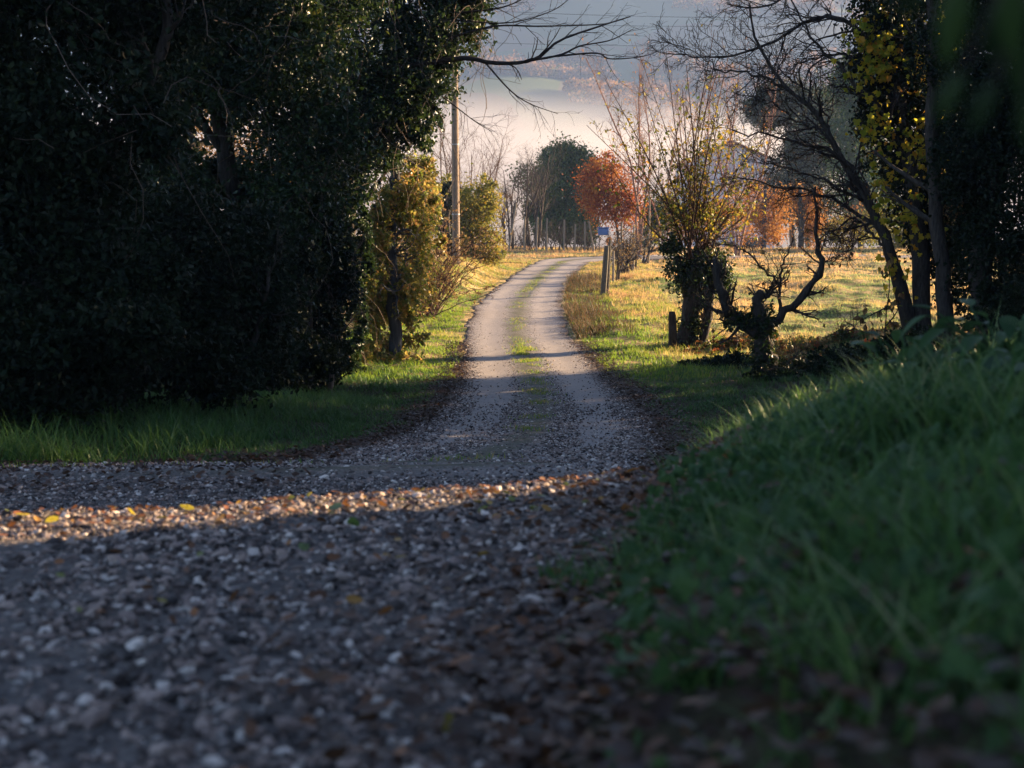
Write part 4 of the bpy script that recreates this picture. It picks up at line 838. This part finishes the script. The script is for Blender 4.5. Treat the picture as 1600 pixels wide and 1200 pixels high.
# near hedge to the right with a gap that lets the low sun rake across the gravel
sx_, sy_ = math.sin(SUN_AZ), math.cos(SUN_AZ)
def su(tt_, uu): return np.stack([sx_*tt_ - sy_*uu, sy_*tt_ + sx_*uu], -1)
def hedge(label, t0, t1, u0, u1, hgt, seed, nl, size=.16):
    rng = RNG(seed); c = su(np.array([(t0 + t1)/2]), np.array([(u0 + u1)/2]))[0]; t = thing('hedge', label, 'hedge', (c[0], c[1], gz(*c)))
    G = Geo(); q = su(rng.uniform(t0, t1, 26), rng.uniform(u0 + .15, u1 - .15, 26)); P = np.zeros((26, 8, 3)); P[:, 0, :2] = q; P[:, 0, 2] = H(q[:, 0], q[:, 1]); d = nrm(rng.normal(size=(26, 3))*.12 + np.array([0, 0, 1]))
    for s in range(1, 8): d = nrm(d + .1*rng.normal(size=d.shape)); P[:, s] = P[:, s - 1] + d*hgt/8
    R = np.linspace(.04, .012, 8)[None].repeat(26, 0); tubes(G, P, R, 5); A, RA = grow(rng, P, R, 5, .5, 55, 5, .15); tubes(G, A, RA, 3); G.build('stems', M['bark'], t)
    G = Geo(); uu = rng.uniform(u0, u1, nl); p2 = su(rng.uniform(t0, t1, nl), uu); z = H(p2[:, 0], p2[:, 1]) + .05 + rng.uniform(0, hgt, nl)*(.9 + .1*noise(p2[:, 0], p2[:, 1], .6, 1))
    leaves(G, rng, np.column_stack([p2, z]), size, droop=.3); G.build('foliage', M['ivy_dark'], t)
hedge('dense dark hedge close by on the right of the camera, beside the grassy bank', 8.6, 12.6, -4.0, 5.0, 6.0, 111, 90000)
hedge('dense dark hedge beyond the sunny gap on the right', 10.6, 14, 6.8, 8.9, 8.5, 112, 60000)

# ============================================================ ground cover
def blades(G, rng, P, h, wd, bend=.5, segs=3, var=None, lean=.35):
    N = len(P); az = rng.uniform(0, 2*pi, N); d = np.stack([np.cos(az), np.sin(az), np.zeros(N)], -1); s = np.stack([-np.sin(az), np.cos(az), np.zeros(N)], -1)
    h = np.broadcast_to(h, (N,))*rng.uniform(.55, 1.25, N); bd = bend*rng.uniform(.2, 1.4, N); ln = lean*rng.uniform(0, 1, N)
    rows = []
    for k in range(segs + 1):
        t_ = k/segs; c = P + h[:, None]*((ln*t_ + bd*t_**2.2)[:, None]*d + (t_ - .35*bd*t_**2.5)[:, None]*np.array([0, 0, 1]))
        ww = (wd*(1 - t_**1.6)*.5 if k < segs else 0)
        if k < segs: rows += [c - s*np.reshape(ww, (-1, 1)), c + s*np.reshape(ww, (-1, 1))]
        else: rows += [c]
    nv = 2*segs + 1; V = np.stack(rows, 1); o = (np.arange(N)*nv)[:, None]
    Fs = [np.concatenate([o + 2*k, o + 2*k + 1, o + 2*k + 3, o + 2*k + 2], 1) for k in range(segs - 1)]; Ft = np.concatenate([o + 2*segs - 2, o + 2*segs - 1, o + 2*segs], 1)
    vv = rng.uniform(0, 1, N) if var is None else var
    G.add(V, (Fs + [Ft]), np.repeat(vv, nv))
def clumpy(rng, N, x0, x1, y0, y1, per=14, cs=.06):
    nc = max(1, N//per); c = np.stack([rng.uniform(x0, x1, nc), rng.uniform(y0, y1, nc)], -1); i = rng.integers(0, nc, N)
    return c[i] + rng.normal(size=(N, 2))*cs, rng.uniform(0, 1, nc)[i]
def put(p): return np.column_stack([p, H(p[:, 0], p[:, 1]) - .01])
# near bank
rng = RNG(201); G = Geo()
p, cv = clumpy(rng, 120000, -.2, 5.2, 1.0, 11, 22, .045)
e = p[:, 0] - XR(p[:, 1]) + .16*noise(p[:, 0], p[:, 1], .5, 2)
bare_ = .02 + .18*(1 - sm(2.0, 3.4, p[:, 1]))*(.5 + .5*noise(p[:, 0], p[:, 1], .35, 4))
k = (e > bare_*.9) & (p[:, 0] < .42*p[:, 1] + .8) & (rng.uniform(0, 1, len(p)) < .05 + .95*sm(1.2, 2.1, p[:, 1] + .35*noise(p[:, 0], p[:, 1], .4, 6))) & (noise(p[:, 0], p[:, 1], .45, 7) > -.75); p = p[k]; cv = cv[k]; e = e[k]
hh = (.06 + .185*sm(-.05, .7, e)*(.35 + 1.1*cv**1.6))*(.85 + .3*noise(p[:, 0], p[:, 1], .5, 5))
hh = hh*(1 - .4*sm(5.2, 6, p[:, 1])*sm(8.2, 7.4, p[:, 1])*sm(1.2, .7, e))
blades(G, rng, put(p), np.clip(hh, .03, .5), .0085, .7, 4, np.clip(.55*cv + .45*rng.uniform(0, 1, len(p)), 0, 1), .6)
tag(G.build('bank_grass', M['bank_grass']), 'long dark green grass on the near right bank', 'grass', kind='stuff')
rng = RNG(211); G = Geo()
p, cv = clumpy(rng, 6000, -.2, 3.2, 1.4, 5.2, 30, .10); k = (p[:, 0] > XR(p[:, 1]) + .10) & (p[:, 0] < .42*p[:, 1] + .6); p, cv = p[k], cv[k]
q = put(p); q[:, 2] += .02 + .14*rng.uniform(0, 1, len(q)); lobed(G, rng, q, .035 + 0*cv.mean(), droop=.2, var=np.clip(cv + .2*rng.normal(size=len(q)), 0, 1))
tag(G.build('bank_weeds', M['weed']), 'small-leaved low weeds growing through the grass of the near bank', 'weeds', kind='stuff')
# shaded verges
rng = RNG(203); G = Geo()
p, cv = clumpy(rng, 120000, -9, 7, 9.6, 29, 16, .07)
dl = XL(p[:, 1]) - p[:, 0]; dr = p[:, 0] - XR(p[:, 1]); e = np.maximum(dl, dr) + .13*noise(p[:, 0], p[:, 1], .6, 2)
k = (e > .22) & ((dl < 4.0) | (dr > 0)) & (dl < 4.2); k &= ~((p[:, 0] < -16)); p, cv, e, dl = p[k], cv[k], e[k], dl[k]
hh = .05 + .05*cv + .26*sm(.5, 2.2, dl)*sm(24, 14, p[:, 1])*(.5 + .6*cv) + .06*sm(.4, 1.5, e)
blades(G, rng, put(p), hh, .011, .75, 3, np.clip(.5*cv + .4*rng.uniform(0, 1, len(p)), 0, 1), .5)
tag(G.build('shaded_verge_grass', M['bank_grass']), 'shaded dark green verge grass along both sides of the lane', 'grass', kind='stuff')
# sunlit verges
rng = RNG(205); G = Geo()
p, cv = clumpy(rng, 120000, -4.5, 6.5, 26, 74, 14, .10)
dl = XL(p[:, 1]) - p[:, 0]; dr = p[:, 0] - XR(p[:, 1]); e = np.maximum(dl, dr) + .12*noise(p[:, 0], p[:, 1], .7, 2)
k = (e > .08) & ~on_road(p[:, 0], p[:, 1], .05) & (dr < 3.5) & (dl < 3); p, cv, e, dr, dl = p[k], cv[k], e[k], dr[k], dl[k]
dry = sm(44, 60, p[:, 1]) + sm(.6, 2.2, dr)*.35 + .3*noise(p[:, 0], p[:, 1], 2.2, 5)
hh = .06 + .07*cv + .05*sm(.3, 1.2, e)
vv = np.clip(.40*cv + .3*rng.uniform(0, 1, len(p)) + .55*np.clip(dry, 0, 1), 0, 1)
blades(G, rng, put(p), hh, .016, .7, 2, vv, .5)
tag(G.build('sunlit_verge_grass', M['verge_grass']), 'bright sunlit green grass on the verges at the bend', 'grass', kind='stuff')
# tufts growing down the middle of the track
rng = RNG(207); G = Geo()
y = np.concatenate([rng.uniform(11, 30, 2600), rng.normal(31, 1.2, 2600), rng.uniform(30, 72, 3800)]); ct = (XL(y) + XR(y))/2 + rng.normal(size=len(y))*.14
k = noise(ct, y, 1.1, 4) > (-.1); ct, y = ct[k], y[k]
blades(G, rng, np.column_stack([ct, y, H(ct, y) + .02]), .055, .011, .6, 2, np.clip(rng.uniform(0, 1, len(y)), 0, 1), .7)
tag(G.build('track_grass', M['verge_grass']), 'low tufts of grass down the middle of the gravel track', 'grass', kind='stuff')
# tall dry weeds crowding the right edge of the lane
rng = RNG(208); G = Geo()
p, cv = clumpy(rng, 42000, 0, 6, 35, 60, 70, .15); dr = p[:, 0] - XR(p[:, 1]); k = (dr > .02) & (dr < 1.5); p, cv, dr = p[k], cv[k], dr[k]
hh = (.16 + .55*cv**1.5)*(1 - .5*sm(.7, 1.5, dr))*(.8 + .3*noise(p[:, 0], p[:, 1], 1.6, 4))
blades(G, rng, put(p), np.clip(hh, .05, 1), .016, .5, 3, np.clip(.55 + .5*rng.normal(size=len(p)), 0, 1), .5)
tag(G.build('verge_weeds', M['dryweed']), 'tall brown dried weeds along the right edge of the lane', 'weeds', kind='stuff')
# meadow
rng = RNG(209); G = Geo()
p1, c1 = clumpy(rng, 80000, 2.2, 17, 28, 60, 12, .13); p2, c2 = clumpy(rng, 64000, -9, 40, 58, 99, 12, .2); p = np.vstack([p1, p2]); cv = np.concatenate([c1, c2])
dr = p[:, 0] - XR(p[:, 1]); k = ~on_road(p[:, 0], p[:, 1], .15) & ((dr > 1.6) | (p[:, 1] > 74) | (p[:, 0] < XL(p[:, 1]) - .1)) & ((p[:, 1] > 58) | (p[:, 0] > 0)); p, cv = p[k], cv[k]
pt = noise(p[:, 0], p[:, 1], 2.4, 3) + .6*noise(p[:, 0], p[:, 1], 6, 5)
vv = np.clip(.52 + .40*pt + .12*sm(60, 80, p[:, 1]) + .22*(cv - .5) + .12*rng.normal(size=len(p)), 0, 1)
hh = .09 + .16*cv*sm(.25, .6, vv); wd = .013 + .018*sm(45, 85, p[:, 1])
blades(G, rng, put(p), hh, wd, .6, 2, vv, .5)
tag(G.build('meadow_grass', M['meadow_grass']), 'straw and green meadow grass behind the right-hand trees', 'grass', kind='stuff')

# gravel stones lying loose
ico = []
ph = (1 + 5**.5)/2
iv = nrm(np.array([(-1, ph, 0), (1, ph, 0), (-1, -ph, 0), (1, -ph, 0), (0, -1, ph), (0, 1, ph), (0, -1, -ph), (0, 1, -ph), (ph, 0, -1), (ph, 0, 1), (-ph, 0, -1), (-ph, 0, 1)], float))
itri = np.array([(0, 11, 5), (0, 5, 1), (0, 1, 7), (0, 7, 10), (0, 10, 11), (1, 5, 9), (5, 11, 4), (11, 10, 2), (10, 7, 6), (7, 1, 8), (3, 9, 4), (3, 4, 2), (3, 2, 6), (3, 6, 8), (3, 8, 9), (4, 9, 5), (2, 4, 11), (6, 2, 10), (8, 6, 7), (9, 8, 1)])
def stones(G, rng, x, y, size):
    N = len(x); V = iv[None]*(1 + .28*rng.normal(size=(N, 12, 1)).clip(-1, 1)); V = V*np.stack([rng.uniform(.8, 1.5, N), rng.uniform(.6, 1.0, N), rng.uniform(.4, .75, N)], -1)[:, None]
    a = rng.uniform(0, 2*pi, N); ca, sa = np.cos(a)[:, None], np.sin(a)[:, None]; b_ = rng.normal(size=N)*.35; cb, sb = np.cos(b_)[:, None], np.sin(b_)[:, None]
    X, Y, Z = V[..., 0], V[..., 1], V[..., 2]; X, Z = X*cb - Z*sb, X*sb + Z*cb; X, Y = X*ca - Y*sa, X*sa + Y*ca
    V = np.stack([X, Y, Z], -1)*size[:, None, None]*.5 + np.stack([x, y, Hr(x, y) + size*.12], -1)[:, None]
    G.add(V, (itri[None] + (np.arange(N)*12)[:, None, None]).reshape(-1, 3), np.repeat(np.clip(rng.normal(.53, .34, N), 0, 1), 12))
rng = RNG(301); G = Geo()
y = 1.3 + 9.2*rng.uniform(0, 1, 104000)**.85; x = rng.uniform(-1, .72, len(y))*(.55*y + .9); k = x < XR(y) + .02 + .05*rng.normal(size=len(y)); x, y = x[k], y[k]
stones(G, rng, x, y, np.clip(rng.lognormal(-4.25, .50, len(x)), .006, .055))
y = rng.uniform(10, 21, 34000); uu = rng.uniform(-1, 1, len(y)); x = XL(y) + (uu + 1)/2*(XR(y) - XL(y)); k = (x > -.6*y) & ((y < 12) | (rng.uniform(0, 1, len(y)) < .10 + .9*np.clip((np.abs(np.abs(uu) - .52) - .12)*4 + sm(16, 12, y), 0, 1))); x, y = x[k], y[k]
stones(G, rng, x, y, np.clip(rng.lognormal(-3.85, .35, len(x)), .010, .045))
y = 19 + 34*rng.uniform(0, 1, 42000)**1.9; uu = rng.uniform(-1, 1, len(y)); k = rng.uniform(0, 1, len(y)) < .04 + .9*np.clip((np.abs(np.abs(uu) - .52) - .14)*4, 0, 1); y, uu = y[k], uu[k]
stones(G, rng, (XL(y) + XR(y))/2 + uu*(XR(y) - XL(y))/2, y, np.clip(rng.lognormal(-3.9, .4, len(y)), .012, .045)*(1 - .4*sm(20, 40, y)))
tag(G.build('gravel_stones', M['stone']), 'loose angular gravel chippings covering the lane', 'gravel', kind='stuff')

# fallen leaves
def litter(G, rng, x, y, size, var=None, lift=.012):
    N = len(x); z = Hr(x, y) + lift + rng.uniform(0, .012, N)
    pr = np.array([[0, 0], [.22, .18], [.30, .45], [.18, .78], [0, 1.0], [-.18, .78], [-.30, .45], [-.22, .18]])
    a = rng.uniform(0, 2*pi, N); d = np.stack([np.cos(a), np.sin(a), .3*rng.normal(size=N)], -1); d = nrm(d); s = nrm(np.cross(d, np.array([0, 0, 1.]) + .35*rng.normal(size=(N, 3)))); nn = np.cross(s, d)
    L = (size*rng.uniform(.5, 1.3, N))[:, None, None]; cu = rng.uniform(-.2, .9, N)[:, None, None]
    V = np.stack([x, y, z], -1)[:, None] + L*((pr[None, :, 1:] - .5)*d[:, None] + pr[None, :, :1]*s[:, None] + cu*(np.abs(pr[None, :, :1])*.8 + (pr[None, :, 1:] - .5)**2*.6)*nn[:, None])
    o = (np.arange(N)*8)[:, None]; Fs = [np.concatenate([o + q for q in f_], 1) for f_ in ((0, 1, 2, 3), (0, 3, 4), (0, 4, 5), (0, 5, 6, 7))]
    vv = rng.uniform(0, 1, N) if var is None else var
    G.add(V, [Fs[0], Fs[3], Fs[1], Fs[2]], np.repeat(vv, 8))
rng = RNG(303); G = Geo()
y = 1.6 + 5.4*rng.uniform(0, 1, 1900); x = XR(y) - np.abs(rng.normal(size=len(y)))*.30 + .15; litter(G, rng, x, y, .042, np.clip(rng.normal(.28, .2, len(y)), 0, 1))
y = 1.3 + 2*rng.uniform(0, 1, 520); x = rng.uniform(-.1, 1.4, len(y)); litter(G, rng, x, y, .042, np.clip(rng.normal(.14, .14, len(y)), 0, 1))
y = rng.uniform(3.2, 7.2, 420); x = rng.uniform(-3, .9, len(y)); k = x < XR(y); litter(G, rng, x[k], y[k], .04, np.clip(rng.normal(.6, .25, k.sum()), 0, 1))
y = 5.0 + 1.9*rng.uniform(0, 1, 800); x = rng.uniform(-2.6, 1.0, 800)**1; litter(G, rng, x, y, .036, np.clip(rng.normal(.68, .2, 800), 0, 1))
for sgn, fn in ((-1, XL), (1, XR)):
    y = rng.uniform(11, 34, 9000); x = fn(y) + sgn*(rng.normal(size=len(y))*.16 + .15); litter(G, rng, x, y, .045, np.clip(rng.normal(.16, .14, len(y)), 0, 1))
y = 9.6 + 3*rng.uniform(0, 1, 1200); x = XL(y).clip(-6) - .1 + rng.uniform(-1, .6, 1200); x = np.where(XL(y) < -6, rng.uniform(-6, -1.5, 1200), x); litter(G, rng, x, y, .06, np.clip(rng.normal(.2, .15, 1200), 0, 1))
def bank_litter(y, x, sz, mu):
    global Hr
    keep = Hr; Hr = lambda a, b: H(a, b) + .02
    litter(G, rng, x, y, sz, np.clip(rng.normal(mu, .18, len(y)), 0, 1), lift=.03); Hr = keep
y = rng.uniform(1.4, 7, 700); bank_litter(y, XR(y) + rng.exponential(.5, 700), .045, .35)
y = rng.uniform(1.2, 2.9, 1500); bank_litter(y, XR(y) + rng.uniform(-.3, 1.5, 1500), .045, .15)
tag(G.build('leaf_litter', M['litter']), 'brown and orange fallen leaves strewn along the lane edges', 'leaves', kind='stuff')
# leaves that stand out
for (px, d, mt, sz, l) in ((70, 5.35, 'yellow_leaf', .085, 'large bright yellow fallen leaf at the left end of the sunlit gravel band'), (480, 6.2, 'yellow_leaf', .06, 'small yellow fallen leaf on the upper edge of the sunlit gravel'), (25, 5.6, 'yellow_leaf', .07, 'yellow fallen leaf by the left frame edge, behind the largest yellow one'), (285, 5.9, 'yellow_leaf', .065, 'dull yellow fallen leaf on the rim of the sunlit gravel'),
                           (195, 5.6, 'yellow_leaf', .05, 'pale yellow fallen leaf in the middle of the left sunlit gravel'), (545, 4.75, 'green_leaf', .075, 'green fallen leaf standing on the shaded gravel'), (520, 5.35, 'green_leaf', .08, 'long green fallen leaf at the lower edge of the sunlit gravel'), (985, 6.5, 'orange_litter', .08, 'bright orange fallen leaf at the right end of the sunlit gravel'),
                           (635, 6.1, 'orange_litter', .055, 'red-orange fallen leaf in the middle of the sunlit gravel band'), (470, 4.3, 'green_leaf', .06, 'small dark green fallen leaf low on the shaded gravel')):
    rng = RNG(int(px*7 + d*10)); x = (px - 800)/FPX*d*1.0; b = np.array([x, d, float(Hr(x, d))]); t = thing('fallen_leaf', l, 'leaf', b, 'fallen leaves that stand out on the gravel')
    G = Geo(); litter(G, rng, np.array([x]), np.array([d]), sz*1.3, lift=.022); G.build('leaf_blade', M[mt], t)
    G = Geo(); tubes(G, curve([b + (0, 0, .03), b + (.015, .03, .02), b + (.03, .06, .012)], 5), np.full(5, .0012), 4); G.build('stalk', M['twig'], t)

# broad-leaved weeds on the bank and a hanging branch near the lens
def weed(label, x, y, seed, nl, hgt, size, group=None):
    rng = RNG(seed); g_ = gz(x, y); t = thing('weed_plant', label, 'plant', (x, y, g_), group); G = Geo(); G2 = Geo()
    for k in range(nl):
        a = rng.uniform(0, 2*pi); tl = rng.uniform(.2, .9); d = np.array([math.cos(a)*tl, math.sin(a)*tl, 1]); h_ = hgt*rng.uniform(.5, 1.0); b_ = np.array([x, y, g_]) + np.array([rng.normal()*.035, rng.normal()*.035, 0])
        P = curve([b_, b_ + d*h_*.5, b_ + np.array([d[0]*1.2, d[1]*1.2, .85])*h_], 8); tubes(G, P, np.linspace(.005, .003, 8), 5)
        tip = P[-1]; dd = nrm(np.array([d[0], d[1], rng.uniform(-.5, .3)])); s = nrm(np.cross(dd, [0, 0, 1])); nn = np.cross(s, dd); L = size*rng.uniform(.7, 1.3); q = np.linspace(0, 1, 8); wv = np.sin(pi*q**.75)*.30*L
        c = tip + dd*(q*L)[:, None] + nn*(-.25*L*q**2)[:, None]
        V = np.concatenate([c - s*wv[:, None] + nn*wv[:, None]*.3, c, c + s*wv[:, None] + nn*wv[:, None]*.3]); i = np.arange(7); F = np.concatenate([np.stack([i, i + 1, i + 9, i + 8], -1), np.stack([i + 8, i + 9, i + 17, i + 16], -1)]); G2.add(V, F, rng.uniform())
    G.build('stems', M['weed'], t); G2.build('leaves', M['weed'], t, smooth=True)
weed('broad-leaved green weed at the right frame edge on the bank', 1.68, 4.7, 401, 34, .34, .11)
weed('broad-leaved weed left of the one at the frame edge', 1.50, 5.2, 402, 26, .27, .10)
weed('low broad-leaved weed lower down the bank at the right', 1.62, 4.1, 403, 20, .28, .10)
rng = RNG(405); t = thing('hanging_branch', 'blurred leafy branch hanging into the top right corner near the lens', 'branch', (2.4, 2.7, 1.3)); G = Geo(); G2 = Geo()
P = curve([(4.2, 4.4, 2.4), (2.4, 2.7, 1.3), (.9, 1.3, .50), (.36, .92, .20)], 16); tubes(G, P, np.linspace(.009, .002, 16), 6)
for (px, py, d, L, dx) in ((1500, -40, .86, .055, -.1), (1545, 0, .9, .05, .25), (1505, 110, .88, .034, -.5), (1580, -40, .84, .05, .1), (1590, 60, .92, .045, .2), (1555, 125, .9, .035, -.4), (1440, -60, .88, .035, -.2), (1605, 140, .9, .04, .1)):
    b_ = at(px, py, d); dd = nrm(np.array([dx, .1, -1.0])); s = nrm(np.cross(dd, [.3, 1, .2])); nn = np.cross(s, dd); q = np.linspace(0, 1, 9); wv = np.sin(pi*q**.8)*.17*L; c = b_ + dd*(q*L)[:, None] + nn*(.2*L*q**2)[:, None]
    V = np.concatenate([c - s*wv[:, None] + nn*wv[:, None]*.35, c, c + s*wv[:, None] + nn*wv[:, None]*.35]); i = np.arange(8); G2.add(V, np.concatenate([np.stack([i, i + 1, i + 10, i + 9], -1), np.stack([i + 9, i + 10, i + 19, i + 18], -1)]), rng.uniform())
    j = np.argmin(np.linalg.norm(P - b_, axis=1)); tubes(G, curve([P[j], (P[j] + b_)/2 + np.array([0, 0, .03]), b_], 6), np.full(6, .0013), 4)
G.build('stem', M['twig'], t); G2.build('leaves', M['ivy'], t, smooth=True)
